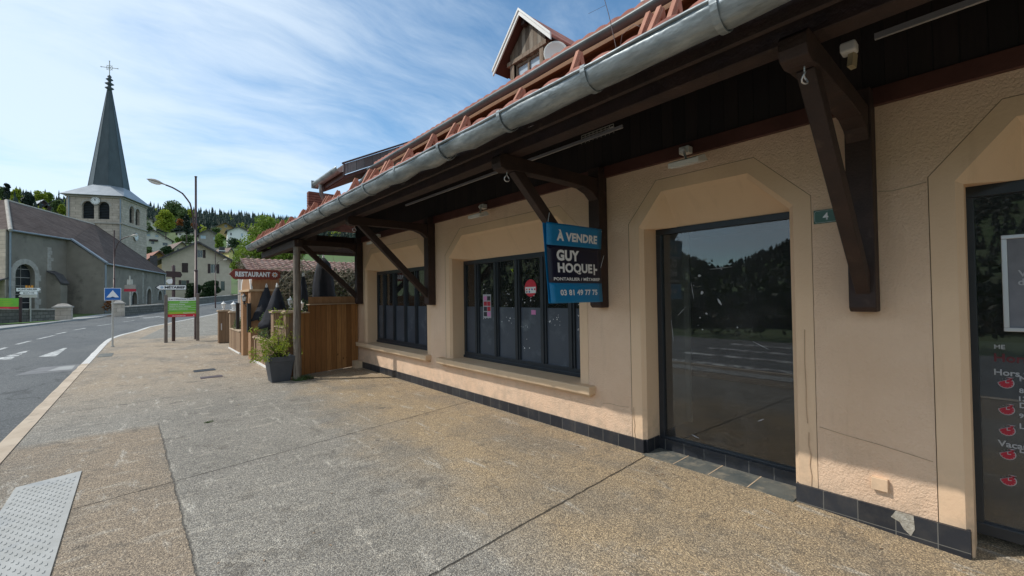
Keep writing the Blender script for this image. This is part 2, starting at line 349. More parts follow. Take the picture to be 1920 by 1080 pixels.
def m_ground():
    mt, t, p = base_mat('meadow_ground'); o = coords(t)
    a = t.noise(o, .02, 6, .6); b = t.noise(o, .6, 5, .6)
    c = t.mix(t.step(a, .35, .65), (.07, .15, .025), (.10, .12, .05)); c = t.mix(t.math('MULTIPLY', b, .4), c, (.05, .075, .02))
    setc(t, p, 'Base Color', c); p.inputs['Roughness'].default_value = .95
    return mt
M['ground'] = m_ground()
def m_glass():
    mt = bpy.data.materials.new('shop_glass'); mt.use_nodes = True; mt.node_tree.nodes.clear(); t = NT(mt.node_tree)
    o = coords(t)
    dust = t.step(t.noise(t.map(o, (1, 1, 1)), 3.2, 7, .7), .45, .8)
    gl = t.a('ShaderNodeBsdfGlossy', i_Color=(1, 1, 1, 1), i_Roughness=.015)
    tr = t.a('ShaderNodeBsdfTransparent', i_Color=(.80, .82, .83, 1))
    df = t.a('ShaderNodeBsdfDiffuse', i_Color=(.34, .33, .32, 1))
    m1 = t.a('ShaderNodeMixShader', i_0=t.math('ADD', t.math('MULTIPLY', dust, .09), .04), i_1=tr.outputs[0], i_2=df.outputs[0])
    fr = t.a('ShaderNodeFresnel', i_IOR=1.52).outputs[0]
    m2 = t.a('ShaderNodeMixShader', i_0=t.math('MULTIPLY', fr, 1.35, clamp=True), i_1=m1.outputs[0], i_2=gl.outputs[0])
    t.a('ShaderNodeOutputMaterial', i_Surface=m2.outputs[0])
    return mt
M['glass'] = m_glass()

# ------------------------------------------------------------------ object helpers
def tag(o, label=None, cat=None, group=None, kind=None):
    if label: o['label'] = label
    if cat: o['category'] = cat
    if group: o['group'] = group
    if kind: o['kind'] = kind
    return o
def thing(name, label, cat, loc=(0, 0, 0), rz=0, group=None):
    o = bpy.data.objects.new(name, None); col.objects.link(o); o.location = loc; o.rotation_euler = (0, 0, rz); o.empty_display_size = .2
    return tag(o, label, cat, group)
class MB:
    def __init__(s): s.v = []; s.f = []; s.m = []; s.cur = 0; s.sm = []; s.smooth = False
    def add(s, vs, fs):
        b = len(s.v); s.v += [V(p) for p in vs]
        for f in fs: s.f.append([b+i for i in f]); s.m.append(s.cur); s.sm.append(s.smooth)
        return s
    def box(s, a, b, M4=None):
        (x0, y0, z0), (x1, y1, z1) = a, b
        vs = [V((x, y, z)) for z in (z0, z1) for y in (y0, y1) for x in (x0, x1)]
        if M4: vs = [M4 @ p for p in vs]
        return s.add(vs, [(0, 2, 3, 1), (4, 5, 7, 6), (0, 1, 5, 4), (2, 6, 7, 3), (0, 4, 6, 2), (1, 3, 7, 5)])
    def bar(s, p, q, wd, ht, up=(0, 0, 1)):     # rectangular beam from p to q
        p, q = V(p), V(q); dz = (q-p).normalized(); u = V(up)
        if abs(dz.dot(u)) > .98: u = V((0, 1, 0))
        sx = dz.cross(u).normalized(); sy = sx.cross(dz).normalized()
        vs = [c+sx*a*wd/2+sy*b*ht/2 for c in (p, q) for b in (-1, 1) for a in (-1, 1)]
        return s.add(vs, [(0, 2, 3, 1), (4, 5, 7, 6), (0, 1, 5, 4), (2, 6, 7, 3), (0, 4, 6, 2), (1, 3, 7, 5)])
    def tube(s, pts, rs, n=10, cap=True):
        pts = [V(p) for p in pts]
        if not hasattr(rs, '__len__'): rs = [rs]*len(pts)
        rings = []; u = None
        for i, p in enumerate(pts):
            dd = (pts[min(i+1, len(pts)-1)]-pts[max(i-1, 0)]).normalized()
            if u is None:
                u = dd.cross(V((0, 0, 1)) if abs(dd.z) < .9 else V((1, 0, 0))).normalized()
            else: u = (u-dd*u.dot(dd)).normalized()
            w_ = dd.cross(u)
            rings.append([p+(u*cos(2*pi*k/n)+w_*sin(2*pi*k/n))*rs[i] for k in range(n)])
        vs = [q for r in rings for q in r]; fs = []
        for i in range(len(pts)-1):
            for k in range(n):
                a = i*n+k; b = i*n+(k+1) % n; fs.append((a, b, b+n, a+n))
        sm = s.smooth; s.smooth = True; s.add(vs, fs); s.smooth = sm
        if cap:
            s.add(rings[0], [tuple(range(n))[::-1]]); s.add(rings[-1], [tuple(range(n))])
        return s
    def lathe(s, prof, c=(0, 0, 0), n=16, sq=False):
        c = V(c); vs = []
        for r, z in prof: vs += [c+V((r*cos(2*pi*(k+.5*sq)/n), r*sin(2*pi*(k+.5*sq)/n), z)) for k in range(n)]
        fs = [(i*n+k, i*n+(k+1) % n, (i+1)*n+(k+1) % n, (i+1)*n+k) for i in range(len(prof)-1) for k in range(n)]
        sm = s.smooth; s.smooth = n > 8; s.add(vs, fs); s.smooth = sm
        return s
    def prism(s, poly, off):                     # closed prism from a 3-D polygon and an offset vector
        poly = [V(p) for p in poly]; off = V(off); n = len(poly)
        tri = tessellate_polygon([poly]); vs = poly+[p+off for p in poly]
        fs = [tuple(t) for t in tri]+[tuple(i+n for i in t)[::-1] for t in tri]+[(i, (i+1) % n, (i+1) % n+n, i+n) for i in range(n)]
        return s.add(vs, fs)
    def panel(s, O, U, Wv, outer, holes=(), depth=0., nrm=None):   # wall face with openings and their reveals
        O, U, Wv = V(O), V(U), V(Wv); P = lambda a: O+U*a[0]+Wv*a[1]
        loops = [[P(a) for a in outer]]+[[P(a) for a in h] for h in holes]
        flat = [p for l in loops for p in l]; s.add(flat, [tuple(t) for t in tessellate_polygon(loops)])
        if depth:
            nv = V(nrm)*depth
            for l in loops[1:]:
                k = len(l); s.add(l+[p+nv for p in l], [(i, (i+1) % k, (i+1) % k+k, i+k) for i in range(k)])
        return s
    def mesh(s, name, mats, off=V((0, 0, 0))):
        me = bpy.data.meshes.new(name); me.from_pydata([p-off for p in s.v], [], s.f)
        for mm in (mats if isinstance(mats, (list, tuple)) else [mats]): me.materials.append(mm)
        me.polygons.foreach_set('material_index', s.m); me.polygons.foreach_set('use_smooth', s.sm)
        me.update(); return me
    def build(s, name, mats, parent=None, world=False, bev=0., fix=True, loc=None):
        off = V((0, 0, 0))
        if parent is not None and world:
            q = parent
            while q is not None: off += q.location; q = q.parent
        if loc is not None: off = V(loc)
        me = s.mesh(name, mats, off)
        if fix:
            b = bmesh.new(); b.from_mesh(me); bmesh.ops.recalc_face_normals(b, faces=b.faces); b.to_mesh(me); b.free()
        o = bpy.data.objects.new(name, me); col.objects.link(o)
        if parent is not None: o.parent = parent
        if loc is not None: o.location = loc
        if bev:
            md = o.modifiers.new('bevel', 'BEVEL'); md.width = bev; md.segments = 2; md.limit_method = 'ANGLE'
        return o
def struct(name, mb, m_, fix=False): return tag(mb.build(name, m_, fix=fix), kind='structure')
def text(body, m_, parent, O, U, Wv, width=None, height=None, name='lettering', bold=.0, depth=.004, off=None, center=False, spacing=1., shear=0.):
    c = bpy.data.curves.new('t', 'FONT'); c.body = body; c.size = 1; c.extrude = 0; c.offset = bold; c.resolution_u = 3; c.space_character = spacing; c.shear = shear
    o = bpy.data.objects.new('t', c); col.objects.link(o); bpy.context.view_layer.update()
    me = bpy.data.meshes.new_from_object(o.evaluated_get(bpy.context.evaluated_depsgraph_get()))
    bpy.data.objects.remove(o)
    xs = [v.co.x for v in me.vertices]; ys = [v.co.y for v in me.vertices]
    x0, x1, y0, y1 = min(xs), max(xs), min(ys), max(ys)
    sx = width/(x1-x0) if width else height/(y1-y0); sy = height/(y1-y0) if height else sx
    O, U, Wv = V(O), V(U).normalized(), V(Wv).normalized(); N = U.cross(Wv)
    if off is not None: O = O-off
    if center: O = O-U*(x1-x0)*sx/2
    for v in me.vertices: v.co = O+U*(v.co.x-x0)*sx+Wv*(v.co.y-y0)*sy+N*depth
    me.name = name; me.materials.clear(); me.materials.append(m_)
    t_ = bpy.data.objects.new(name, me); col.objects.link(t_)
    if parent is not None: t_.parent = parent
    return t_
def rootoff(o):
    q = V((0, 0, 0))
    while o is not None: q += o.location; o = o.parent
    return q
def quads(mb, pts, U, Wv, s_): pass
def leaf_clump(mb, c, r, n, size, rnd, squash=1., shell=.35):
    for _ in range(n):
        while True:
            p = V((rnd.uniform(-1, 1), rnd.uniform(-1, 1), rnd.uniform(-1, 1)))
            l = p.length
            if shell < l <= 1: break
        p = V((p.x*r[0], p.y*r[1], p.z*r[2]*squash))+V(c)
        a = V((rnd.gauss(0, 1), rnd.gauss(0, 1), rnd.gauss(0, 1))).normalized(); b = a.cross(V((rnd.gauss(0, 1), rnd.gauss(0, 1), rnd.gauss(0, 1)))).normalized()
        s_ = size*rnd.uniform(.6, 1.3)
        mb.add([p-a*s_, p-b*s_*.55, p+a*s_, p+b*s_*.6], [(0, 1, 2, 3)])
def tree(name, label, base, h, rw, m_, leaf=.25, n=1500, lobes=9, trunk=.25, seed=1, group=None, cat='tree', gap=.25, low=.25, bare=False):
    rnd = random.Random(seed); base = V(base); t = thing(name, label, cat, base, group=group)
    tr = MB(); tr.tube([(0, 0, -.5), (rnd.uniform(-.1, .1), 0, h*.3), (rnd.uniform(-.3, .3)*rw*.2, 0, h*.72)], [trunk, trunk*.75, trunk*.25], 8)
    cr = MB()
    for i in range(lobes):
        z0 = rnd.uniform(low+.1, .9); k = sqrt(max(.05, 1-((z0-.52)/.48)**2)); ang = i*2.4+rnd.uniform(-.4, .4); rr = rw*k*rnd.uniform(.25, .72)
        c = V((cos(ang)*rr, sin(ang)*rr, z0*h)); q = rw*rnd.uniform(.34, .55)
        s0 = V((0, 0, h*rnd.uniform(.25, .5))); tr.tube([s0, (s0+c)/2+V((0, 0, -.05*h)), c], [trunk*.35, trunk*.22, trunk*.08], 5)
        leaf_clump(cr, c, (q, q, q*.8), int(n/lobes), leaf, rnd, shell=gap)
    leaf_clump(cr, (0, 0, h*.6), (rw*.8, rw*.8, h*.38), int(n*.25), leaf, rnd, shell=.5)
    tr.build('trunk', M['bark'], t); cr.build('crown', m_, t, fix=False)
    return t
def conifer(mb, c, h, r, rnd, seg=9, layers=7):
    c = V(c)
    for i in range(layers):
        z0 = h*(.08+.88*i/layers); z1 = min(h, z0+h*.34*(1-.4*i/layers)); rr = r*(1-i/layers)**.85+r*.06
        vs = [c+V((0, 0, z1))]
        for k in range(seg*2):
            a = pi*k/seg+i*.7; q = rr*(1 if k % 2 else .62)*rnd.uniform(.8, 1.15); vs.append(c+V((q*cos(a), q*sin(a), z0-(.04*h*(k % 2)))))
        mb.add(vs, [(0, 1+k, 1+(k+1) % (seg*2)) for k in range(seg*2)])

# ------------------------------------------------------------------ ground, road, pavement
def axis(lims):
    out = []
    for a, b, st_ in lims:
        v = a
        while v < b-1e-6: out.append(v); v += st_
    out.append(lims[-1][1]); return out
gx = axis([(-1500, -700, 80), (-700, -120, 20), (-120, -20, 8), (-20, 16, 3), (16, 120, 8), (120, 400, 20), (400, 1500, 100)])
gy = axis([(-1500, -300, 120), (-300, -20, 20), (-20, 60, 4), (60, 140, 4), (140, 500, 10), (500, 700, 25), (700, 1500, 80)])
g = MB(); g.smooth = True
def goff(x, y): r = hypot(x, y); return -.22+.20*min(1, max(0, (r-70)/25))
rn = random.Random(3)
g.add([(x, y, zT(x, y)+goff(x, y)+(0 if hypot(x, y) < 160 else rn.uniform(-.6, .6))) for y in gy for x in gx],
      [(j*len(gx)+i, j*len(gx)+i+1, (j+1)*len(gx)+i+1, (j+1)*len(gx)+i) for j in range(len(gy)-1) for i in range(len(gx)-1)])
struct('ground', g, M['ground'])
RE = [(-60, -1.28), (0, -1.28), (7.8, -1.28), (22.9, -1.245), (25.6, -1.2), (28.2, -.9), (30.5, -.42), (35.2, .2), (39.6, 1.3), (47.8, 3.3), (61.3, 6.6), (68, 9.0), (84, 14.5), (105, 22)]
LE = [(-60, -8.4), (0, -8.2), (20, -7.8), (42, -6.97), (46.8, -6.2), (53, -5.2), (61.9, -2.96), (65.8, -1.3), (69.4, 1.9), (78.6, 6.15), (99.5, 13.9), (112, 18)]
def roadz(x, y): r = hypot(x, y); return zT(x, y)-.10+.14*min(1, max(0, (r-50)/30))
def strip(ya, fa, fb, fz, ncol):
    mb = MB(); mb.smooth = True; vs = []
    for y in ya:
        a, b = fa(y), fb(y)
        for i in range(ncol+1):
            x = a+(b-a)*i/ncol; vs.append((x, y, fz(x, y)))
    n = ncol+1
    return mb.add(vs, [(j*n+i, j*n+i+1, (j+1)*n+i+1, (j+1)*n+i) for j in range(len(ya)-1) for i in range(ncol)])
ys = axis([(-60, 0, 10), (0, 60, 1.5), (60, 104, 2)])
fR = lambda y: lerp(RE, y); fL = lambda y: lerp(LE, y)
struct('road', strip(ys, fL, fR, roadz, 8), M['asphalt'])
def pz(x, y):
    r = hypot(x, y); return zT(x, y)+.06*min(1, max(0, (r-50)/20))-.05*max(0., min(1., (1.2-y)/1.2))*max(0., min(1., x/3.9))
yp = axis([(-14, 0, 2), (0, 3, .5), (3, 60, 1.5), (60, 104, 2)])
struct('pavement', strip(yp, lambda y: fR(y)+.16, lambda y: max(14, fR(y)+6), pz, 14), M['pave'])
# kerb stones: painted part round the bend, plain concrete along the straight
def kerb(ya, mt):
    mb = MB(); vs = []; rk = random.Random(5)
    for y in ya:
        a = fR(y); z = pz(a, y); j = rk.uniform(-.008, .008)
        vs += [(a+j, y, z-.25), (a+j, y, z-.005), (a+.02+j, y, z+.012), (a+.17, y, z+.010), (a+.17, y, z-.25)]
    return struct('kerb', mb.add(vs, [(j*5+i, j*5+i+1, j*5+i+6, j*5+i+5) for j in range(len(ya)-1) for i in range(4)]), mt)
kerb(axis([(-14, 15.9, .5)]), M['kerb']); kerb(axis([(15.9, 40, .5), (40, 100, 2)]), M['kerbw'])
kb = MB(); vs = []
yl = axis([(30, 66, 1), (66, 110, 2)])
for y in yl:
    a = fL(y); z = roadz(a, y); vs += [(a, y, z-.1), (a, y, z+.11), (a-.25, y, z+.12), (a-2.2, y, z+.05)]
struct('far_pavement', kb.add(vs, [(j*4+i, j*4+i+1, j*4+i+5, j*4+i+4) for j in range(len(yl)-1) for i in range(3)]), M['concrete'])
def roadpoly(name, pts, mt, dz=.005, fz=roadz):
    mb = MB(); mb.add([(x, y, fz(x, y)+dz) for x, y in pts], [tuple(range(len(pts)))]); return struct(name, mb, mt)
# markings (world positions taken from the photograph's ground plane)
def dash(x, y, x2, y2, wd=.12, mt='marking'):
    a = V((x, y)); b = V((x2, y2)); n = (b-a).normalized(); n = V((-n.y, n.x))*wd/2
    roadpoly('road_marking', [tuple(a-n), tuple(b-n), tuple(b+n), tuple(a+n)], M[mt])
for a in [(-4.10, 24.3, -4.05, 25.6), (-4.02, 27.0, -3.88, 28.9), (-3.8, 30.0, -3.55, 32.6), (-3.6, 33.6, -3.4, 35.6), (-3.25, 37.5, -2.9, 39.6), (-2.5, 42.3, -1.85, 45.2), (-1.3, 48, -.6, 51), (0, 54, 1.2, 58)]: dash(*a, wd=.14, mt='marking2')
for a in [(-1.4, 58.0, .1, 61.2), (-.2, 56.2, 1.6, 59.8), (1.3, 55.5, 2.6, 58.2)]: dash(*a, wd=.45, mt='marking2')
for i, cx in enumerate((-6.2, -5.2, -4.15, -3.2, -2.25)):      # worn teeth painted on the ramp of the raised table
    wd = .42; roadpoly('ramp_tooth_marking', [(cx-wd/2-.1, 20.2), (cx+wd/2-.1, 20.0), (cx+.06, 23.3), (cx-.04, 23.3)], M['marking' if i < 4 else 'marking2'])
for xc in (-2.1, -3.6, -5.1, -6.6): roadpoly('crosswalk_bar', [(xc-.16, 2.4), (xc+.16, 2.4), (xc+.16, 6.2), (xc-.16, 6.2)], M['marking'])
roadpoly('drain_patch', [(-2.35, 15.5), (-1.34, 15.5), (-1.34, 17.0), (-2.1, 16.9)], M['patch'], .004)
roadpoly('drain_patch', [(-1.85, 15.75), (-1.40, 15.75), (-1.42, 16.7), (-1.72, 16.65)], M['concrete'], .009)
roadpoly('far_verge', [(-12.5, 46.6), (-8.8, 48.2), (-6.6, 50.8), (-5.4, 53.4), (-5.8, 54.4), (-9, 50.3), (-13, 47.6)], M['grass'], .14)
# little inspection covers let into the slab
def cover(name, label, x0, x1, y0, y1, mt, group=None):
    mb = MB(); z = pz(x0, y0)+.004; mb.box((x0, y0, z-.03), (x1, y1, z+.004)); o = mb.build(name, mt, loc=((x0+x1)/2, (y0+y1)/2, z)); return tag(o, label, 'drain cover', group)
def grate(label, x0, x1, y0, y1):
    mb = MB(); z = pz(x0, y0); c = ((x0+x1)/2, (y0+y1)/2, z)
    mb.box((x0, y0, z-.03), (x1, y0+.02, z+.008)); mb.box((x0, y1-.02, z-.03), (x1, y1, z+.008)); mb.box((x0, y0+.02, z-.03), (x0+.02, y1-.02, z+.008)); mb.box((x1-.02, y0+.02, z-.03), (x1, y1-.02, z+.008))
    for i in range(1, 8): xx = x0+(x1-x0)*i/8; mb.box((xx-.012, y0+.02, z-.03), (xx+.012, y1-.02, z+.007))
    mb.box((x0+.02, y0+.02, z-.03), (x1-.02, y1-.02, z+.003))
    return tag(mb.build('drain_grate', M['black'], loc=c), label, 'drain cover', 'covers let into the pavement')
grate('slotted dark drain grate in the pavement, the farther of two side by side', .87, 1.28, 12.12, 12.45)
cover('drain_cover', 'plain dark drain cover in the pavement, the nearer of two side by side', .90, 1.29, 11.0, 11.25, M['polebrown'], 'covers let into the pavement')
cover('kerb_cover', 'small grey cover set in the pavement beside the kerb', -1.05, -.72, 17.5, 18.6, M['slatepave'])
# ribbed grey warning plate by the crossing
pl = MB()
P4 = [(-.835, 2.6), (-.41, 2.6), (-.455, 5.9), (-.86, 5.78)]
pl.prism([(x, y, .0) for x, y in P4], (0, 0, .010))
rk = random.Random(2)
for j in range(66):
    for i in range(7):
        y = 2.66+j*.048; x = -.825+i*.056+(.028 if j % 2 else 0)
        if y < 5.72+.1*(x+.8) and x < -.44-.0135*(y-2.6): pl.box((x-.005, y-.016, .009), (x+.005, y+.016, .014))
tag(pl.build('tactile_plate', M['tactile'], loc=(-.64, 4.2, 0)), 'grey studded warning plate laid on the pavement beside the kerb', 'tactile plate')
# small debris and weeds on the slab
lv = MB(); rk = random.Random(11)
for i in range(230):
    x = 3.85-abs(rk.gauss(0, .35)); y = rk.uniform(.1, 9.5)
    if rk.random() < .25: x, y = rk.uniform(.3, 3.6), rk.uniform(1.5, 8)
    s_ = rk.uniform(.006, .02); a = rk.uniform(0, 6.3); z = pz(x, y)+.004
    lv.add([(x-s_*cos(a), y-s_*sin(a), z), (x+s_*.4*sin(a), y-s_*.4*cos(a), z+.006), (x+s_*cos(a), y+s_*sin(a), z+.002), (x-s_*.4*sin(a), y+s_*.4*cos(a), z+.008)], [(0, 1, 2, 3)])
tag(lv.build('leaf_litter', mat('dry_litter', (.22, .10, .04), (.50, .42, .30), 9, .9), fix=False), 'dry leaf bits and twigs scattered on the slab', 'litter', kind='stuff')
def weed(label, x, y, s_, n, seed):
    mb = MB(); rk = random.Random(seed)
    for i in range(n):
        a = rk.uniform(0, 6.3); r = s_*rk.random(); p = V((x+r*cos(a), y+r*sin(a)*.5, pz(x, y))); q = p+V((rk.uniform(-1, 1)*s_*.4, rk.uniform(-1, 1)*s_*.4, s_*rk.uniform(.15, .5)))
        e = V((-sin(a), cos(a), 0))*s_*.06; mb.add([p-e, p+e, q], [(0, 1, 2)])
    tag(mb.build('weed', M['leafB'], fix=False, loc=(x, y, 0)), label, 'weed')
weed('low green weed in a pavement crack, in the open slab', .66, 7.05, .07, 60, 1)
weed('fringe of green weeds round the foot of the wooden corner post', 2.44, 9.36, .22, 160, 2)

# ------------------------------------------------------------------ the shop
DX = 3.92; FX = 4.2
SH = thing('shop_building', 'long peach rendered shop with tiled canopy roof, empty windows and black tile plinth', 'shop', (DX, 4, 0))
B = lambda mb, n, m_, p=SH, **k: mb.build(n, m_, p, world=True, **k)
def octo(a, b, z0, cz=2.31, tz=2.64, ca=.40, cb=.35):      # a < b along Y ; chamfered head
    return [(a, z0), (b, z0), (b, cz), (b-cb, tz), (a+ca, tz), (a, cz)]
def grow(p, d, foot):                                       # outline offset outwards
    (a, z0), (b, _), (_, cz), (b2, tz), (a2, _), _ = p
    k = d*.42
    return [(a-d, z0-(0 if foot else d)), (b+d, z0-(0 if foot else d)), (b+d, cz+k), (b2+k, tz+d), (a2-k, tz+d), (a-d, cz+k)]
OP = dict(w1=(6.93, 9.80, .60), w2=(3.32, 6.17, .60), d2=(1.10, 2.50, -.06), d3=(-1.35, .20, -.06))
wall = MB(); band = MB(); grv = MB(); rev = MB()
outer = [(-6, -.06)]; holes = []
def foot_open(p): return [(p[0][0], p[0][1]), p[5], p[4], p[3], p[2], (p[1][0], p[1][1])]
shapes = {}
for k, (a, b, z0) in OP.items():
    shapes[k] = octo(a, b, z0, 2.31 if k[0] == 'w' else 2.34, 2.64 if k[0] == 'w' else 2.67, .33 if k[0] == 'd' else .35, .26 if k[0] == 'd' else .39)
for k in ('d3', 'd2'): outer += foot_open(grow(shapes[k], .125, True))
outer += [(10.3, -.06), (10.3, 3.1), (-6, 3.1)]
for k in ('w1', 'w2'): holes.append(grow(shapes[k], .125, False))
wall.panel((DX, 0, 0), (0, 1, 0), (0, 0, 1), outer, holes)
wall.add([(DX, 10.3, -.1), (9, 10.3, -.1), (9, 10.3, 4.2), (DX, 10.3, 3.1)], [(0, 1, 2, 3)])
B(wall, 'wall', M['plaster'], fix=False)
for k, p in shapes.items():
    ft = k[0] == 'd'
    q = grow(p, .1205, ft)
    ring = lambda A, Bp, xa, xb: [((xa, *A[i]), (xa, *A[(i+1) % 6]), (xb, *Bp[(i+1) % 6]), (xb, *Bp[i])) for i in range(6) if not (ft and i == 0)]
    for f in ring(q, p, DX+.002, DX+.002): band.add(f, [(0, 1, 2, 3)])
    for f in ring(q, q, DX+.002, DX+.012): band.add(f, [(0, 1, 2, 3)])
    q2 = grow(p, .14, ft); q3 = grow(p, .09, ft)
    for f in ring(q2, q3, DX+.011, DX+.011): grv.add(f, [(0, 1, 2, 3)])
    # bevel then splayed reveal; the head slopes down to the frame
    e = .035; i1 = [(p[0][0]+e, p[0][1]), (p[1][0]-e, p[1][1]), (p[2][0]-e, p[2][1]-.02), (p[3][0]-.02, p[3][1]-e), (p[4][0]+.02, p[4][1]-e), (p[5][0]+e, p[5][1]-.02)]
    zt = 2.25 if not ft else 2.335
    i2 = [(i1[0][0], p[0][1]), (i1[1][0], p[1][1]), (i1[1][0], zt), (i1[3][0], zt), (i1[4][0], zt), (i1[0][0], zt)]
    for f in ring(p, i1, DX+.002, DX+.04)[(0 if ft else 1):]: rev.add(f, [(0, 1, 2, 3)])
    for f in ring(i1, i2, DX+.04, FX)[(0 if ft else 1):]: rev.add(f, [(0, 1, 2, 3)])
    shapes[k] = (p, i2)
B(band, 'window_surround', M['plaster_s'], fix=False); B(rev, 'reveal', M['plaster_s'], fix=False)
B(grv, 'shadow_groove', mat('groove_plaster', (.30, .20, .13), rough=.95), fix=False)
def crack(name, pts, wd=.004):
    mb = MB()
    for (ya, za), (yb, zb) in zip(pts, pts[1:]): mb.bar((DX-.0015, ya, za), (DX-.0015, yb, zb), wd, .004, (1, 0, 0))
    return B(mb, name, M['crackline'])
M['crackline'] = mat('crack_shadow', (.38, .26, .17), (.54, .38, .255), 12, .95)
crack('render_joint', [(.958, .61), (.80, .585), (.62, .565), (.46, .54), (.34, .52)])
crack('render_joint', [(.33, 2.36), (.42, 2.345), (.50, 2.335), (.575, 2.345)], .006)
crack('hairline_crack', [(1.03, .55), (1.032, .45), (1.02, .38), (1.028, .30), (1.018, .22), (1.022, .14)], .003)
crack('hairline_crack', [(1.04, 1.35), (1.045, 1.1), (1.04, .9), (1.043, .75), (1.036, .62)], .003)
crack('hairline_crack', [(2.60, .45), (2.602, .34), (2.59, .27), (2.597, .20), (2.585, .14)], .003)
crack('hairline_crack', [(3.0, .42), (2.9, .435), (2.78, .43), (2.66, .44)], .003)
# sills with a small drip moulding
for (a, b) in ((6.80, 10.12), (3.10, 6.44)):
    sb = MB(); sb.box((DX-.115, a, .505), (FX-.005, b, .60)); sb.box((DX-.07, a+.03, .475), (DX+.03, b-.03, .506)); B(sb, 'sill', M['sill'], bev=.012)
# tiled plinth, one run per wall length, returning into the door reveals
pln = MB()
for a, b in ((2.50, 10.32), (.20, 1.10)):
    pln.box((DX-.022, a-.02, -.08), (DX+.02, b+(.0 if b > 3 else .02), .135))
for yy in (2.455,): pln.box((DX+.02, yy, -.08), (FX-.03, yy+.03, .135))
pln.box((DX+.02, 1.085, -.08), (FX-.03, 1.125, .135)); pln.box((FX-.035, 1.10, -.04), (FX+.02, 2.50, .115)); pln.box((DX+.02, .178, -.08), (FX-.03, .215, .12))
B(pln, 'plinth', M['blacktile'])
brk = MB(); brk.prism([(DX-.026, .555, .09), (DX-.026, .53, .137), (DX-.026, .44, .137), (DX-.026, .435, .05), (DX-.026, .455, .0), (DX-.026, .49, .03), (DX-.026, .51, .07)], (.01, 0, 0)); B(brk, 'broken_tile_patch', mat('exposed_mortar', (.30, .27, .22), (.46, .43, .37), 30, .95, bm=.8, bs=60))
slp = MB()
slp.box((DX-.06, 1.13, -.03), (FX-.03, 2.47, .0045)); B(slp, 'threshold', M['slatepave'])
for i in range(1, 4): jb = MB(); yj = 1.13+1.34*i/4; jb.box((DX-.06, yj-.004, .002), (FX-.03, yj+.004, .0065)); B(jb, 'threshold_joint', M['sill'])
vt = MB(); vt.box((DX-.035, .565, .25), (DX+.01, .655, .335)); B(vt, 'vent_cap', M['plaster_s'], bev=.004)

# shop windows: frame, mullions, panes, lower film
def shop_window(a, b, z0, z1, mull, filmz, seed):
    fr = MB(); X0, X1 = FX-.01, FX+.05
    fr.box((X0, a, z0), (X1, b, z0+.10)); fr.box((X0-.02, a, z0), (X0, b, z0+.045)); fr.box((X0, a, z1-.07), (X1, b, z1)); fr.box((X0, a, z0+.10), (X1, a+.055, z1-.07)); fr.box((X0, b-.055, z0+.10), (X1, b, z1-.07))
    ms = sorted(mull)
    for m_ in ms: fr.box((X0, m_-.055, z0+.10), (X1, m_+.055, z1-.07)); fr.box((X0-.018, m_-.022, z0+.10), (X0, m_+.022, z1-.07))
    f = B(fr, 'window_frame', M['darkmetal'], bev=.004)
    es = [a+.055]+[q for m_ in ms for q in (m_-.055, m_+.055)]+[b-.055]
    for i in range(0, len(es), 2):
        g_ = MB(); g_.box((FX+.022, es[i], z0+.10), (FX+.026, es[i+1], z1-.07)); B(g_, 'pane', M['glass'], f)
        g_ = MB(); g_.box((FX+.016, es[i], z0+.10), (FX+.019, es[i+1], filmz)); B(g_, 'window_film', M['film'], f)
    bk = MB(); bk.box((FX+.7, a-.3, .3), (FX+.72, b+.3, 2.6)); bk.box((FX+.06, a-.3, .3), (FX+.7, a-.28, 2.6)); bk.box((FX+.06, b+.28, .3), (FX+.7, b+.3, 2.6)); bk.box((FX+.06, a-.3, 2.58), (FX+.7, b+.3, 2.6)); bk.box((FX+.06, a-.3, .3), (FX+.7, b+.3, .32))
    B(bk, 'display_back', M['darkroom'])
    return f
W1 = shop_window(6.93+.035, 9.80-.035, .60, 2.25, (9.384, 8.861, 8.337, 7.861, 7.38), 1.46, 1)
W2 = shop_window(3.32+.035, 6.17-.035, .60, 2.25, (5.764, 5.249, 4.746, 4.204, 3.691), 1.47, 2)
def sticker(par, name, pts, m_, x=FX+.012):
    mb = MB(); mb.prism([(x, *p) for p in pts], (.0015, 0, 0)); return B(mb, name, m_, par)
def disc(cy, cz, r, n=20, sy=1.): return [(cy+r*cos(2*pi*i/n)*sy, cz+r*sin(2*pi*i/n)) for i in range(n)]
def onFX(px, py): p = onX(px, py, FX+.01); return (p.y, p.z)
rect = lambda a, b, c, d_: [(a, c), (b, c), (b, d_), (a, d_)]
# event poster with small pictures
cy, cz = onFX(913, 574)
sticker(W2, 'poster', rect(cy-.105, cy+.105, cz-.19, cz+.19), M['lightvinyl'])
rk = random.Random(9)
ps = MB()
for i in range(2):
    for j in range(4):
        ps.cur = rk.choice((0, 0, 1, 2)); y0 = cy-.092+i*.095; z0 = cz-.165+j*.085
        ps.box((FX+.009, y0, z0), (FX+.0115, y0+.082, z0+.07))
B(ps, 'poster_picture', [M['darkletter'], M['crimson'], M['pink']], W2)
cy, cz = onFX(994.5, 540); sticker(W2, 'round_sticker', disc(cy, cz, .125), M['red']); sticker(W2, 'sticker_panel', rect(cy-.11, cy+.11, cz-.075, cz+.015), M['signwhite'], FX+.0095)
for i, mt in enumerate(('red', 'red', 'blue', 'red', 'darkletter', 'blue')):
    yy = cy+.075-.055*(i % 4); zz = cz-.02-(.035 if i > 3 else 0); sticker(W2, 'pictogram', disc(yy, zz, .014, 8), M[mt], FX+.007)
for i, tx in enumerate(('BASKET NET', 'INTERDIT')):
    pass
cy, cz = onFX(1000, 586); sticker(W2, 'pink_sticker', rect(cy-.045, cy+.045, cz-.03, cz+.035), M['pink'])
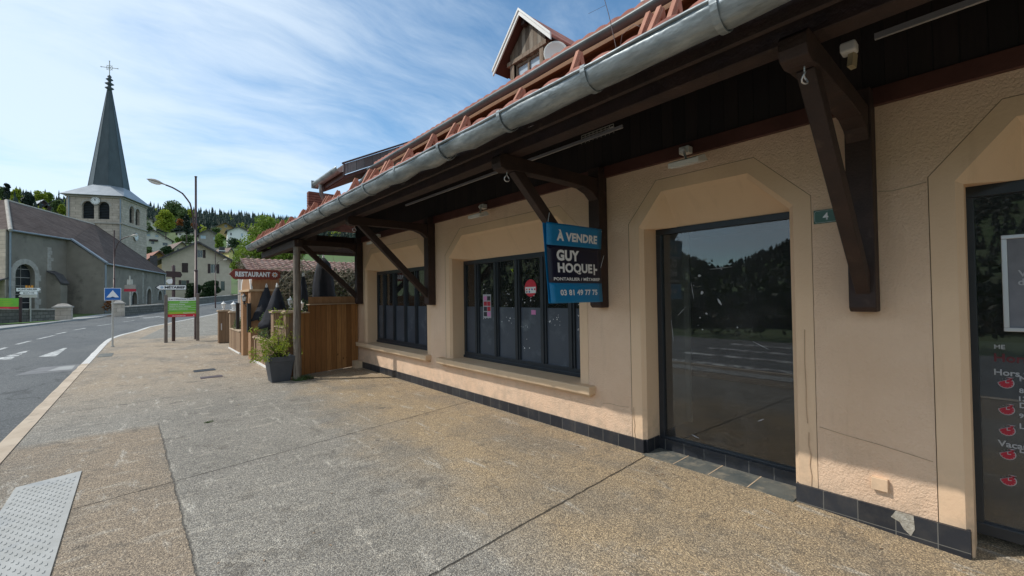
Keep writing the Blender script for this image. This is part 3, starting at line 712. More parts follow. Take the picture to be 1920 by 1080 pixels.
cy, cz = onFX(959, 508); sticker(W2, 'tape_scrap', [(cy-.03, cz-.02), (cy+.03, cz+.03), (cy-.03, cz+.03)], M['lime'])
# scraps of torn tape and glue left on the panes
gl = MB(); rk = random.Random(21)
for (pxa, pya, wx, wy, n) in ((958, 560, 14, 22, 16), (995, 560, 16, 12, 10), (950, 600, 18, 6, 12), (985, 612, 14, 3, 8), (1040, 600, 14, 10, 12), (910, 596, 10, 2, 7), (985, 645, 12, 14, 6), (1083, 600, 3, 40, 5), (920, 540, 14, 14, 6)):
    for i in range(n):
        cy, cz = onFX(pxa+rk.uniform(-wx, wx), pya+rk.uniform(-wy, wy)); s_ = rk.uniform(.003, .011)
        gl = MB(); gl.prism([(FX+.013, cy+s_*rk.uniform(.4, 1.4)*cos(k*1.3), cz+s_*rk.uniform(.4, 1.6)*sin(k*1.3)) for k in range(5)], (.001, 0, 0)); B(gl, 'glue_residue', M['signwhite'], W2)

# large fixed pane with the empty room behind it
def door_frame(a, b, z0, z1, wd=.07):
    fr = MB(); X0, X1 = FX-.01, FX+.05
    fr.box((X0, a, z0), (X1, b, z0+wd)); fr.box((X0, a, z1-wd), (X1, b, z1)); fr.box((X0, a, z0+wd), (X1, a+wd, z1-wd)); fr.box((X0, b-wd, z0+wd), (X1, b, z1-wd))
    return fr
D2 = B(door_frame(1.135, 2.465, .075, 2.335, .06), 'glazed_bay', M['darkmetal'], bev=.004)
g_ = MB(); g_.box((FX+.02, 1.195, .135), (FX+.026, 2.405, 2.275)); B(g_, 'pane', M['glass'], D2)
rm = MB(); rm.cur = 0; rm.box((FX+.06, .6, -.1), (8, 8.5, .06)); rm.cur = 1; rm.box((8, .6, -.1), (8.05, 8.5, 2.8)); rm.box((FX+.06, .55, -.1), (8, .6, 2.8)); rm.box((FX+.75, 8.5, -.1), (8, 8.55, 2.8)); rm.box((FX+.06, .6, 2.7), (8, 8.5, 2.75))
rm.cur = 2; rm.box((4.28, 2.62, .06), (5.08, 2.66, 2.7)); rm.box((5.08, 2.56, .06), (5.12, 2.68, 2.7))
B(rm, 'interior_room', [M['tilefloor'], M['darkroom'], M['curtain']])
gl = MB(); rk = random.Random(4)
for px, py, r in ((1310, 517, .02), (1315, 549, .018), (1324, 588, .012), (1312, 596, .009), (1316, 618, .010), (1382, 614, .010), (1352, 505, .007), (1300, 535, .006), (1308, 610, .006)):
    cy, cz = onFX(px, py); gl = MB(); gl.prism([(FX+.018, cy+r*rk.uniform(.4, 1.2)*cos(k*1.05), cz+r*rk.uniform(.4, 1.2)*sin(k*1.05)) for k in range(6)], (.001, 0, 0)); B(gl, 'glue_residue', M['lightvinyl'], D2)
def streak(px, py, qx, qy, wd):
    smx = MB()
    a = V((FX+.0185, *onFX(px, py))); b = V((FX+.0185, *onFX(qx, qy))); n = (b-a).cross(V((1, 0, 0))).normalized()*wd
    smx.prism([a-n*.3, (a+b)/2-n, b-n*.2, b+n*.3, (a+b)/2+n*.7, a+n*.2], (.001, 0, 0)); B(smx, 'glass_smear', M['lightvinyl'], D2)
for q in ((1345, 560, 1352, 572, .012), (1258, 600, 1262, 640, .003), (1285, 575, 1270, 592, .002), (1330, 505, 1372, 500, .003), (1295, 530, 1300, 560, .003), (1410, 640, 1440, 655, .002), (1296, 815, 1310, 822, .006), (1420, 790, 1432, 786, .005)): streak(*q)

# right-hand glazed door with its lettering
D3 = B(door_frame(-1.3, .205, .03, 2.335, .075), 'glazed_door', M['darkmetal'], bev=.004)
g_ = MB(); g_.box((FX+.02, -1.225, .105), (FX+.026, .13, 2.26)); B(g_, 'pane', M['glass'], D3)
g_ = MB(); g_.box((FX+.028, -1.225, .105), (FX+.031, .13, 1.30)); B(g_, 'window_film', mat('dark_film', (.030, .036, .048), (.045, .052, .065), 3, .5), D3)
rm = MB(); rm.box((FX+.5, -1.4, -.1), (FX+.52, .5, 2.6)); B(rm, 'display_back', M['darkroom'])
Uy = V((0, -1, 0)); Uz = V((0, 0, 1))
ro = rootoff(D3)
def vin(tx, py, h, mt, px=1864, wd=None, bold=.02):
    y, z = onFX(px, py); return text(tx, M[mt], D3, V((FX+.015, y, z))-ro, Uy, Uz, height=h, width=wd, bold=bold, depth=0.)
vin('ME', 654, .028, 'lightvinyl'); vin('Horaires', 678, .055, 'faded_red', 1864); vin('Hors vacances', 703, .040, 'lightvinyl')
vin('Vacances', 836, .040, 'lightvinyl', 1871)
for i, (py, tx) in enumerate(((718, 'Mardi'), (768, 'Dimanche'), (807, 'Lundi'), (852, 'Lundi'), (901, ''))):
    y, z = onFX(1886+i*1.2, py); r_ = .036
    pts = [(y+r_*cos(a), z+r_*sin(a)) for a in [pi/2+i_*pi*1.5/16 for i_ in range(17)]]+[(y-(-r_) if False else y+r_*0-0, z)][:0]
    pts = [(y+r_*cos(pi/2+t_*1.5*pi/16), z+r_*sin(pi/2+t_*1.5*pi/16)) for t_ in range(17)]
    pts = [(y+(r_*1.0)*cos(pi/2-0), z+r_)]+[(y+r_*cos(pi/2+t_*1.5*pi/16), z+r_*sin(pi/2+t_*1.5*pi/16)) for t_ in range(1, 17)]+[(y-r_, z)]
    ring = [(y-r_, z+r_)]+[(y+r_*cos(pi/2+t_*1.5*pi/16), z+r_*sin(pi/2+t_*1.5*pi/16)) for t_ in range(17)]
    sc = lambda k: [(y+(a-y)*k, z+(b-z)*k) for a, b in ring]
    ck = sticker(D3, 'clock_badge', sc(1.), M['lightvinyl'], FX+.016); sticker(D3, 'clock_badge', sc(.88), M['crimson'], FX+.014)
    hn = MB(); hn.bar((FX+.0125, y, z), (FX+.0125, y, z+.018), .001, .004, (0, 1, 0)); hn.bar((FX+.0125, y, z), (FX+.0125, y-.014, z+.003), .001, .004)
    for a in range(12): hn.bar((FX+.0125, y+.025*cos(a*pi/6), z+.025*sin(a*pi/6)), (FX+.0125, y+.030*cos(a*pi/6), z+.030*sin(a*pi/6)), .001, .003, (1, 0, 0))
    B(hn, 'clock_hands', M['lightvinyl'], D3)
    if tx:
        yy, zz = onFX(1912, py-3); text(tx, M['lightvinyl'], D3, V((FX+.015, yy, zz))-ro, Uy, Uz, height=.034, depth=0., bold=.02)
y, z = onFX(1911, 737); text('8h', M['lightvinyl'], D3, V((FX+.015, y, z))-ro, Uy, Uz, height=.03, depth=0., bold=.02)
y, z = onFX(1911, 752); text('13h', M['lightvinyl'], D3, V((FX+.015, y, z))-ro, Uy, Uz, height=.03, depth=0., bold=.02)
y, z = onFX(1911, 784); text('9h', M['lightvinyl'], D3, V((FX+.015, y, z))-ro, Uy, Uz, height=.03, depth=0., bold=.02)
# framed notice hung on the glass
a0 = .017; NB = thing('notice_frame', 'silver framed grey notice fixed on the dark glass door at the right edge', 'notice', (FX-.03, -.35, 1.68))
fr = MB(); yb = a0-.80
for q in (((FX-.035, yb, 1.375), (FX-.012, a0, 1.40)), ((FX-.035, yb, 1.965), (FX-.012, a0, 1.99)), ((FX-.035, a0-.025, 1.40), (FX-.012, a0, 1.965)), ((FX-.035, yb, 1.40), (FX-.012, yb+.025, 1.965))): fr.box(*q)
fr.build('frame', M['alu'], NB, world=True, bev=.003)
fr = MB(); fr.box((FX-.022, yb+.02, 1.395), (FX-.014, a0-.02, 1.97)); fr.build('sheet', M['paper'], NB, world=True)
for tx, py in (('Vous', 519), ('devant', 535)):
    p = onX(1909, py, FX-.025); text(tx, M['lightvinyl'], NB, p-V((FX-.03, -.35, 1.68)), Uy, Uz, height=.042, depth=0., bold=.02)

# ---- canopy roof
SL = .42; GX, GZ = 2.12, 2.99
def rz(x): return GZ+.075+SL*(x-GX)
Y0, Y1 = -4.5, 12.75
rf = MB(); rf.smooth = True
nx = 6; ny = int((Y1-Y0)/.21*6); per = .21
for c in range(nx):                                         # six courses of interlocking tiles
    xa = GX-.02+c*.33; xb = xa+.36; vs = []
    for j in range(ny+1):
        y = Y0+(Y1-Y0)*j/ny; ph = (y/per) % 1; hgt = .028*abs(sin(pi*ph))**.8+.006*sin(y*3.1+c)
        lf = .03
        vs += [(xa, y, rz(xa)+lf+hgt-.03), (xa, y, rz(xa)+lf+hgt), (xb, y, rz(xb)+hgt-.002)]
    rf.add(vs, [(j*3+i, j*3+i+1, j*3+i+4, j*3+i+3) for j in range(ny) for i in range(2)])
ROOF = B(rf, 'tile_roof', M['tile'], fix=False)
gd = MB(); rk = random.Random(17)
gy_ = []
y = -.1
while y < 12.6:
    gy_.append(y)
    if rk.random() < .62: gy_.append(y+.105)
    if rk.random() < .3: gy_.append(y+.21)
    y += rk.choice((.42, .52, .63, .73))
for i, y in enumerate(gy_[:60]):
    lean = rk.uniform(-.25, .25); xx = GX+.05+rk.uniform(0, .08); zz = rz(xx)+.025; h = rk.uniform(.15, .20)
    mb = MB(); tipx = xx+.05
    # ribbed triangular fin: two slanting legs that meet at the tip
    for s_ in (-1, 1):
        mb.bar((xx-.055 if s_ < 0 else xx+.10, y+lean*.03, zz-.03), (tipx, y+lean*.1, zz+h), .042, .028, (0, 1, 0))
    mb.bar((xx-.05, y+lean*.03+.016, zz-.03), (tipx, y+lean*.1+.016, zz+h-.004), .012, .012, (0, 1, 0)); mb.bar((xx-.05, y+lean*.03-.016, zz-.03), (tipx, y+lean*.1-.016, zz+h-.004), .012, .012, (0, 1, 0))
    B(mb, 'snow_guard', M['terracotta'], ROOF)
# soffit boards, rafters, fascia, purlin, wall plate
sf = MB(); sf.prism([(GX+.10, Y0, rz(GX+.10)-.045), (3.95, Y0, rz(3.95)-.045), (3.95, Y0, rz(3.95)-.02), (GX+.10, Y0, rz(GX+.10)-.02)], (0, Y1-Y0-.05, 0)); 
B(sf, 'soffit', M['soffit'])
y = -4.2; rt_ = MB()
while y < 12.6:
    rt_.prism([(GX+.15, y, rz(GX+.15)-.13), (3.95, y, rz(3.95)-.16), (3.95, y, rz(3.95)-.046), (GX+.15, y, rz(GX+.15)-.046)], (0, .08, 0)); y += .78
B(rt_, 'rafters', M['wood'])
fs_ = MB(); fs_.box((GX+.10, Y0, 2.885), (GX+.135, Y1-.02, 3.02)); B(fs_, 'fascia', M['wood'], bev=.004)
fs_ = MB(); fs_.box((2.50, Y0, 2.925), (2.64, Y1-.25, 3.08)); B(fs_, 'purlin', M['wood'], bev=.006)
fs_ = MB(); fs_.box((3.10, Y0, 3.31), (3.22, Y1-.25, 3.44)); B(fs_, 'purlin', M['wood'], bev=.006)
fs_ = MB(); fs_.box((3.875, Y0, 2.945), (3.918, 10.3, 3.07)); B(fs_, 'wall_board', M['redwood'], bev=.003)
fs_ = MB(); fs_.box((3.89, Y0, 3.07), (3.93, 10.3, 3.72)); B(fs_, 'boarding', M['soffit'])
fs_ = MB(); fs_.box((3.0, 10.3, 2.945), (3.93, 12.6, 3.10)); fs_.box((3.78, 12.45, 2.95), (5.5, 12.6, 3.1)); B(fs_, 'end_beam', M['wood'])
# verge board at the far end, with a tie along X
fs_ = MB(); fs_.prism([(GX+.12, 12.62, 2.90), (3.95, 12.62, 3.60), (3.95, 12.62, 3.74), (GX+.12, 12.62, 3.03)], (0, .03, 0)); fs_.box((GX+.12, 12.50, 2.87), (5.5, 12.615, 2.965)); B(fs_, 'verge_board', M['wood'])
# little wired ventilation opening high in the boarding
fs_ = MB(); a = onX(1152, 233, 3.885); b = onX(1092, 268, 3.885)
vf = MB(); vf.box((3.880, a.y, b.z-.02), (3.886, b.y, a.z)); vo_ = B(vf, 'vent_opening', M['darkroom'])
vf = MB(); vf.prism([(3.876, a.y+.01, b.z+.02), (3.876, a.y+.52*(b.y-a.y), b.z+.02), (3.876, a.y+.01, a.z-.02)], (.002, 0, 0)); B(vf, 'vent_sky_glow', M['white'], vo_)  # white triangle painted in for the sky light seen through the opening
vf = MB()
for i in range(9): q = a.y+(b.y-a.y)*i/8; vf.box((3.868, q-.003, b.z-.02), (3.872, q+.003, a.z))
for i in range(4): q = b.z+(a.z-b.z)*i/3; vf.box((3.866, a.y, q-.003), (3.870, b.y, q+.003))
B(vf, 'wire_mesh', M['polegrey'], vo_)
# half-round zinc gutter, dented here and there
gt = MB(); gt.smooth = True; rk = random.Random(8); gr = .092; vs = []; ny = 240; na = 11
for j in range(ny+1):
    y = Y0+(Y1-Y0)*j/ny
    dn = .005*sin(y*2.3)*sin(y*5.1+1)+.003*sin(y*9.3)+(.012*sin((y-3.3)*9) if 2.9 < y < 4.6 else 0)
    for i in range(na+1):
        a = pi+pi*i/na; rr = gr+dn*(.9 if 1 < i < na-1 else .25)+.003*sin(i*2+y*9)
        vs.append((GX-.045+rr*cos(a)*1., y, GZ-.005+rr*sin(a)*1.08+.01))
n = na+1; gt.add(vs, [(j*n+i, j*n+i+1, (j+1)*n+i+1, (j+1)*n+i) for j in range(ny) for i in range(na)])
GUT = B(gt, 'gutter', M['zinc'], fix=False); md = GUT.modifiers.new('s', 'SOLIDIFY'); md.thickness = .004
rim = MB(); rim.tube([(GX-.045-gr-.004, Y0+(Y1-Y0)*j/60, GZ+.008+.003*sin(j*1.7)) for j in range(61)], .0105, 8); B(rim, 'gutter_rim', M['zinc'], GUT)
ec = MB(); ec.prism([(GX-.045+gr*cos(pi+pi*i/na), Y1, GZ+.005+gr*1.08*sin(pi+pi*i/na)) for i in range(na+1)], (0, .005, 0)); B(ec, 'end_cap', M['zinc'], GUT)
y = .98-.82*6
k = 0
BRK = [1.62, 2.42, 3.28, 4.15, 5.0, 5.85, 6.7, 7.5, 8.3, 9.1, 9.85, 10.6, 11.3, 12.0, 12.55, .85, .1]
for y in BRK:
    mb = MB(); pts = []
    for i in range(0, 13):
        a = pi-.08+(pi+.1)*i/12; pts.append(V((GX-.045+(gr+.014)*cos(a), y, GZ+.005+(gr+.014)*1.08*sin(a))))
    pts = [pts[0]+V((.03, 0, .012)), pts[0]+V((.006, 0, .012))]+pts
    vs = []
    for p in pts: vs += [p+V((0, -.017, 0)), p+V((0, .017, 0))]
    mb.add(vs, [(2*i, 2*i+1, 2*i+3, 2*i+2) for i in range(len(pts)-1)])
    o = B(mb, 'gutter_bracket', M['zinc'], GUT, fix=False); md = o.modifiers.new('s', 'SOLIDIFY'); md.thickness = .006
# brackets under the canopy
def bracket(y, last=False):
    mb = MB(); wd = .15
    # upright on the wall, chamfered foot
    mb.prism([(DX-.005, y-wd/2, 1.50), (3.80, y-wd/2, 1.50), (3.77, y-wd/2, 1.53), (3.77, y-wd/2, 3.05), (DX-.005, y-wd/2, 3.05)], (0, wd, 0))
    r_ = B(mb, 'roof_bracket', M['wood'], bev=.008)
    tb = MB(); w2 = .125
    top, bot = 2.922, 2.785
    pts = [(3.768, top-.0), (2.42, top-.0), (2.385, top-.03), (2.385, bot+.05), (2.405, bot+.005), (2.47, bot-.012), (2.56, bot+.004), (2.75, bot+.015), (3.2, bot+.02), (3.55, bot+.012), (3.68, bot-.03), (3.768, bot-.10)]
    tb.prism([(x, y-w2/2, z) for x, z in pts], (0, w2, 0)); B(tb, 'tie_beam', M['wood'], r_, bev=.006)
    db = MB(); db.bar((2.60, y-.005, 2.82), (3.83, y-.005, 1.64), .105, .082, (0, 1, 0)); B(db, 'diagonal_strut', M['wood'], r_, bev=.006)
    rg = MB(); c = V((2.50, y-.02, 2.745)); rg.tube([c+V((.028*cos(a), .008*sin(a*2), .028*sin(a)-.03)) for a in [i*2*pi/14 for i in range(15)]], .0045, 6, False)
    rg.tube([c+V((0, 0, .03)), c, c+V((.006, 0, -.008))], .004, 6); B(rg, 'hook_ring', M['alu'], r_)
for y in (.655, 2.965, 6.68, 9.98): bracket(y)
# round-worn corner post
pp = MB(); rk = random.Random(6)
pts = [(2.36+.004*sin(i), 9.43+.006*sin(i*1.7), -.02+2.86*i/14) for i in range(15)]
pp.tube(pts, [.078-.012*i/14+rk.uniform(-.002, .002) for i in range(15)], 12); B(pp, 'corner_post', M['greywood'])
pp = MB(); pp.box((2.30, 9.36, 2.70), (2.44, 12.55, 2.84)); B(pp, 'post_beam', M['wood'])
# pale conduit along the soffit
pp = MB(); pp.bar((3.30, 2.25, 3.175), (3.30, 6.5, 3.175), .02, .028); pp.bar((3.30, -2, 3.16), (3.30, .48, 3.16), .02, .035); B(pp, 'conduit', M['alu'])

# ---- upper storey and main roof
UX, UZ, US = 3.28, 4.06, .60
up = MB(); up.box((3.95, Y0, 3.55), (4.1, 7.75, 4.42)); B(up, 'upper_wall', M['orange'])
u2 = MB(); u2.prism([(UX+.05, Y0, UZ-.02), (9.6, Y0, UZ+US*(9.6-UX)-.05), (9.6, Y0, UZ+US*(9.6-UX)+.0), (UX+.05, Y0, UZ+.03)], (0, 7.75-Y0, 0)); B(u2, 'eaves_boards', M['orange'])
rf = MB(); rf.smooth = True; Y2 = 7.78; ny = int((Y2-Y0)/.15*6)
for c in range(19):
    xa = UX+.02+c*.33; xb = xa+.36; vs = []
    for j in range(ny+1):
        y = Y0+(Y2-Y0)*j/ny; ph = (y/.15) % 1; hg = .022*abs(sin(pi*ph))**.8
        vs += [(xa, y, UZ+US*(xa-UX)+.06+hg), (xa, y, UZ+US*(xa-UX)+.115+hg), (xb, y, UZ+US*(xb-UX)+.08+hg)]
    rf.add(vs, [(j*3+i, j*3+i+1, j*3+i+4, j*3+i+3) for j in range(ny) for i in range(2)])
UR = B(rf, 'main_roof', M['tile'], fix=False)
gt = MB(); gt.smooth = True; vs = []; ny = 90; gr2 = .052
for j in range(ny+1):
    y = Y0+(Y2+.05-Y0)*j/ny
    for i in range(na+1):
        a = pi+pi*i/na; vs.append((UX-.05+gr2*cos(a), y, UZ+.02+gr2*sin(a)*1.05+.003*sin(y*5)))
gt.add(vs, [(j*n+i, j*n+i+1, (j+1)*n+i+1, (j+1)*n+i) for j in range(ny) for i in range(na)])
zd = mat('dark_aged_zinc', (.09, .105, .11), (.16, .18, .185), 3, .45, metal=.4)
G2 = B(gt, 'upper_gutter', zd, fix=False); md = G2.modifiers.new('s', 'SOLIDIFY'); md.thickness = .004
pp = MB(); pp.tube([(UX-.05, 7.80, 4.00), (UX-.05, 8.1, 3.92), (UX-.1, 8.9, 3.78)], [.055, .05, .05], 10); B(pp, 'downpipe', zd)
# cross wing behind: zinc-clad verge climbing from its own short gutter
WG = MB(); wx, wz, ws = 3.0, 4.30, .515; WY0, WY1 = 8.5, 10.05
WG.prism([(wx, WY0+.03, wz-.04), (6.2, WY0+.03, wz-.04+ws*3.2), (6.2, WY0+.03, wz+ws*3.2), (wx, WY0+.03, wz)], (0, WY1-WY0-.06, 0)); WGO = B(WG, 'wing_roof', M['roofbrown'])
ml = m_plank('streaked_metal_cladding', [(.10, .075, .07), (.20, .19, .19), (.30, .29, .29)], .17, 'x', .5, False)
vb = MB(); vb.prism([(wx-.02, WY0, wz-.22), (4.75, WY0, wz-.22+ws*1.75), (4.75, WY0, wz-.02+ws*1.75), (wx-.02, WY0, wz-.02)], (0, .028, 0)); B(vb, 'verge_cladding', ml, WGO)
vb = MB(); vb.bar((wx-.04, WY0-.01, wz), (6.2, WY0-.01, wz+.02+ws*3.22), .05, .03); vb.bar((wx-.01, WY0-.012, wz-.25), (wx-.01, WY0-.012, wz+.01), .02, .04); B(vb, 'verge_trim', M['polebrown'], WGO)
vb = MB(); vb.box((wx+.02, WY0+.05, wz-.29), (6, WY1, wz-.22), Matrix.Shear('XY', 4, (0, 0)) if False else None); vb.v = [V((p.x, p.y, p.z+ws*(p.x-wx))) for p in vb.v]; B(vb, 'wing_soffit', M['redwood'], WGO)
vb = MB(); vs = []
for j in range(9):
    y = WY0+.0+(WY1+.05-WY0)*j/8
    for i in range(na+1): a = pi+pi*i/na; vs.append((wx-.07+.085*cos(a), y, wz-.07+.10*sin(a)))
vb.smooth = True; vb.add(vs, [(j*n+i, j*n+i+1, (j+1)*n+i+1, (j+1)*n+i) for j in range(8) for i in range(na)]); g3 = B(vb, 'wing_gutter', M['zinc'], WGO, fix=False); md = g3.modifiers.new('s', 'SOLIDIFY'); md.thickness = .004
vb = MB(); vb.box((wx-.17, WY1+.02, wz-.19), (wx-.02, WY1+.05, wz-.02)); vb.tube([(wx-.07, 9.75, wz-.15), (wx-.06, 9.75, wz-.36), (wx+.06, 9.9, wz-.5), (wx+.4, 10.2, wz-.62)], .045, 8); B(vb, 'wing_downpipe', M['zinc'], WGO)
vb = MB(); vb.box((wx-.005, WY0+.03, wz-.26), (wx+.02, WY1, wz-.03)); B(vb, 'wing_fascia', M['redwood'], WGO)
WGW = MB(); WGW.box((3.98, 8.6, 3.4), (4.05, 10.0, 4.45)); B(WGW, 'wing_wall', M['orange'], WGO)
# tile-hung end wall rising through the canopy
th_ = MB(); 
for c in range(15):
    z0 = 3.42+c*.063; th_.box((3.15, 11.47, z0), (4.35, 11.62, z0+.048)); th_.box((3.16, 11.485, z0+.048), (4.34, 11.61, z0+.063))
B(th_, 'tile_hung_wall', mat('dark_red_hung_tiles', (.13, .045, .032), (.22, .085, .06), 9, .85))
# dormer
DXF = 5.5; cyD = .5*(6.867+5.249); hw = .81; zE = 6.30; zP = 7.14
dm = MB(); xw = 5.7; cy = cyD-.0
def gz(x): return UZ+US*(x-UX)
hwi = .50; zEi = zE-.02
slope = (zP-zE)/hw
wl = [(cy-hwi, gz(xw)-.3), (cy+hwi, gz(xw)-.3), (cy+hwi, zP-.06-slope*hwi), (cy, zP-.10), (cy-hwi, zP-.06-slope*hwi)]
hole = [(cy-.37, 5.72), (cy+.37, 5.72), (cy+.37, 6.33), (cy-.37, 6.33)]
dm.panel((xw, 0, 0), (0, 1, 0), (0, 0, 1), wl, [hole], .10, (1, 0, 0))
for s_ in (-1, 1): dm.add([(xw, cy+s_*hwi, 5.3), (9.3, cy+s_*hwi, 5.3), (9.3, cy+s_*hwi, 6.6), (xw, cy+s_*hwi, 6.6)], [(0, 1, 2, 3)])
DM = B(dm, 'dormer', m_plank('grey_weathered_planks', [(.11, .08, .055), (.22, .17, .125), (.30, .26, .21)], .11, 'y', .85, False), fix=False)
for s_ in (-1, 1):
    mb = MB()
    a = V((DXF, cy+s_*(hw+.0), zE)); pk = V((DXF, cy, zP)); dd = (a-pk)
    mb.prism([pk+V((.03, 0, .0)), a+V((.03, 0, 0)), a+V((4.2, 0, 0)), pk+V((4.2, 0, 0))], (0, 0, .05)); B(mb, 'dormer_roof', M['tile'], DM)
    mb = MB(); mb.prism([pk+V((.05, 0, -.02)), a+V((.05, 0, -.02)), a+V((.4, 0, -.02)), pk+V((.4, 0, -.02))], (0, 0, .018)); B(mb, 'dormer_soffit', M['redwood'], DM)
    mb = MB(); mb.prism([pk+V((0, 0, .07)), a+V((0, 0, .07))+dd.normalized()*.03, a+V((0, 0, -.055))+dd.normalized()*.03, pk+V((0, 0, -.055))], (.028, 0, 0))
    mb.prism([pk+V((-.018, 0, .085)), a+V((-.018, 0, .085))+dd.normalized()*.04, a+V((-.018, 0, .035))+dd.normalized()*.04, pk+V((-.018, 0, .035))], (.02, 0, 0)); B(mb, 'bargeboard', M['white'], DM)
fr = MB(); xo = xw-.02
for q in (((xo, cy-.47, 5.6), (xo+.08, cy-.37, 6.36)), ((xo, cy+.37, 5.6), (xo+.08, cy+.47, 6.36)), ((xo-.02, cy-.56, 6.34), (xo+.08, cy+.56, 6.42)), ((xo+.06, cy-.025, 5.72), (xo+.11, cy+.025, 6.28)), ((xo+.06, cy-.37, 5.72), (xo+.11, cy-.32, 6.28)), ((xo+.06, cy+.32, 5.72), (xo+.11, cy+.37, 6.28)), ((xo+.06, cy-.37, 6.28), (xo+.11, cy+.37, 6.33))): fr.box(*q)
dw = B(fr, 'dormer_window', M['oldboard'], DM)
fr = MB(); fr.box((DXF+.1, cy-.05, zP-.20), (xw+.05, cy+.05, zP-.08)); B(fr, 'ridge_beam', M['wood'], DM)
for s_ in (-1, 1):
    mb = MB(); y_a = cy-.32 if s_ < 0 else cy+.025; y_b = cy-.025 if s_ < 0 else cy+.32
    mb.box((xw+.075, y_a, 5.72), (xw+.08, y_b, 6.28)); B(mb, 'dormer_pane', M['paleglass'], DM)
# small white chimney-like box at the top edge
mb = MB(); p = onX(1215, 4, 5.6); mb.box((5.6, p.y-.25, p.z-.5), (6.2, p.y+.12, p.z+.6)); mb.box((5.56, p.y-.29, p.z+.6), (6.24, p.y+.16, p.z+.66)); B(mb, 'roof_hatch', M['zincroof'])

# ------------------------------------------------------------------ things fixed to the shop
# satellite dish
c = V((5.62, 5.20, 6.0)); DS = thing('satellite_dish', 'round off white satellite dish beside the dormer', 'satellite dish', c)
mb = MB(); ax = V((-.60, -.66, .06)).normalized(); u = ax.cross(V((0, 0, 1))).normalized(); v_ = u.cross(ax); vs = []; mb.smooth = True
for i in range(7):
    r_ = .235*i/6; vs += [u*r_*cos(2*pi*k/28)*.95+v_*r_*sin(2*pi*k/28)-ax*(.05-.05*(i/6)**2) for k in range(28)]
mb.add(vs, [(i*28+k, i*28+(k+1) % 28, (i+1)*28+(k+1) % 28, (i+1)*28+k) for i in range(6) for k in range(28)])
o = mb.build('dish', M['whitebox'], DS, fix=False); md = o.modifiers.new('s', 'SOLIDIFY'); md.thickness = .008
mb = MB(); mb.tube([-ax*.06, -ax*.14, (.2, 0, -.5)], .018, 8); mb.tube([v_*-.2, v_*-.26+ax*.2], .008, 6); mb.lathe([(0, -.03), (.03, -.03), (.03, .03), (0, .03)], v_*-.26+ax*.22, 8); mb.build('mount_arm', M['polegrey'], DS)
# antenna wires on the roof edge
p = onX(1155, 88, 2.9); AN = thing('aerial_wire', 'thin bent aerial whips sticking up from the canopy gutter', 'aerial', p)
mb = MB(); q = onX(1128, -20, 2.9)-p; mb.tube([V((0, 0, -.25)), V((0, 0, 0)), q*.5+V((.0, .0, .03)), q], [.004, .004, .003, .002], 5)
for t_, e in ((.72, (.0, .18, .02)), (.8, (0, -.12, .05)), (.9, (0, .12, .06))): mb.tube([q*t_, q*t_+V(e)], .0015, 4)
mb.tube([V((0, 0, -.2)), V((0, -.06, .07)), V((0, -.17, .10)), V((0, -.22, .06))], .0025, 5); mb.tube([V((0, .02, -.2)), V((0, .10, -.02)), V((0, .24, .0))], .0025, 5)
mb.build('wire', M['polebrown'], AN)
# wall floodlights
def wall_lamp(label, py_, y):
    L = thing('wall_lamp', label, 'wall lamp', (3.80, y, 2.93), group='floodlights under the canopy')
    mb = MB(); mb.box((.0, -.045, .02), (.09, .05, .085)); mb.box((-.03, -.02, .03), (.0, .03, .06)); mb.build('junction_box', M['whitebox'], L, bev=.006)
    mb = MB(); mb.tube([(-.01, 0, .04), (-.03, -.03, -.03), (-.09, -.07, -.10)], .011, 8); mb.build('arm', M['whitebox'], L)
    hb = MB(); a = radians(-14); R_ = Matrix.Translation((-.11, -.09, -.13)) @ Matrix.Rotation(a, 4, 'Y')
    hb.prism([R_ @ V(q) for q in ((-.095, -.14, .0), (-.09, -.14, .045), (.05, -.14, .060), (.095, -.14, .0))], (0, .28, 0)); hb.build('lamp_head', M['whitebox'], L, bev=.004)
    hb = MB(); hb.prism([R_ @ V(q) for q in ((-.08, -.12, -.006), (.08, -.12, -.006), (.08, .12, -.006), (-.08, .12, -.006))], (0, 0, .004)); hb.build('lamp_glass', M['lampglass'], L)
wall_lamp('off white floodlight on the wall above the big glass pane', 0, 1.93)
wall_lamp('off white floodlight on the wall above the wide window with stickers', 0, 5.08)
wall_lamp('off white floodlight on the wall above the farthest window', 0, 8.85)
# motion sensor under the near bracket
p = onX(1592, 92, 3.35); SN = thing('motion_sensor', 'boxy white sensor on a cream bracket under the canopy', 'sensor', p)
mb = MB(); mb.box((-.045, -.04, -.03), (.045, .04, .035)); mb.build('sensor_head', M['whitebox'], SN, bev=.012)
mb = MB(); mb.bar((.0, -.01, -.12), (.02, -.015, -.03), .03, .05); mb.build('sensor_arm', mat('cream_plastic', (.42, .34, .2), rough=.6), SN)
# house number plate
p = onX(1548.5, 405.5, DX); NP = thing('house_number', 'dark green enamel plate with white number 4 on the wall', 'number plate', (DX-.002, p.y, p.z))
mb = MB(); mb.box((-.006, -.077, -.052), (.0, .077, .052)); mb.build('plate', M['platgreen'], NP, bev=.003)
mb = MB(); w_, h_ = .070, .045
k = [(-w_+.012, -h_), (w_-.012, -h_), (w_, -h_+.012), (w_, h_-.012), (w_-.012, h_), (-w_+.012, h_), (-w_, h_-.012), (-w_, -h_+.012)]
for i in range(8): a, b = k[i], k[(i+1) % 8]; mb.bar((-.0068, *a), (-.0068, *b), .0012, .0022, (1, 0, 0))
mb.build('border', M['signwhite'], NP)
text('4', M['signwhite'], NP, (-.0072, .018, -.027), Uy, Uz, height=.054, width=.036, name='numeral', bold=.02, depth=0)

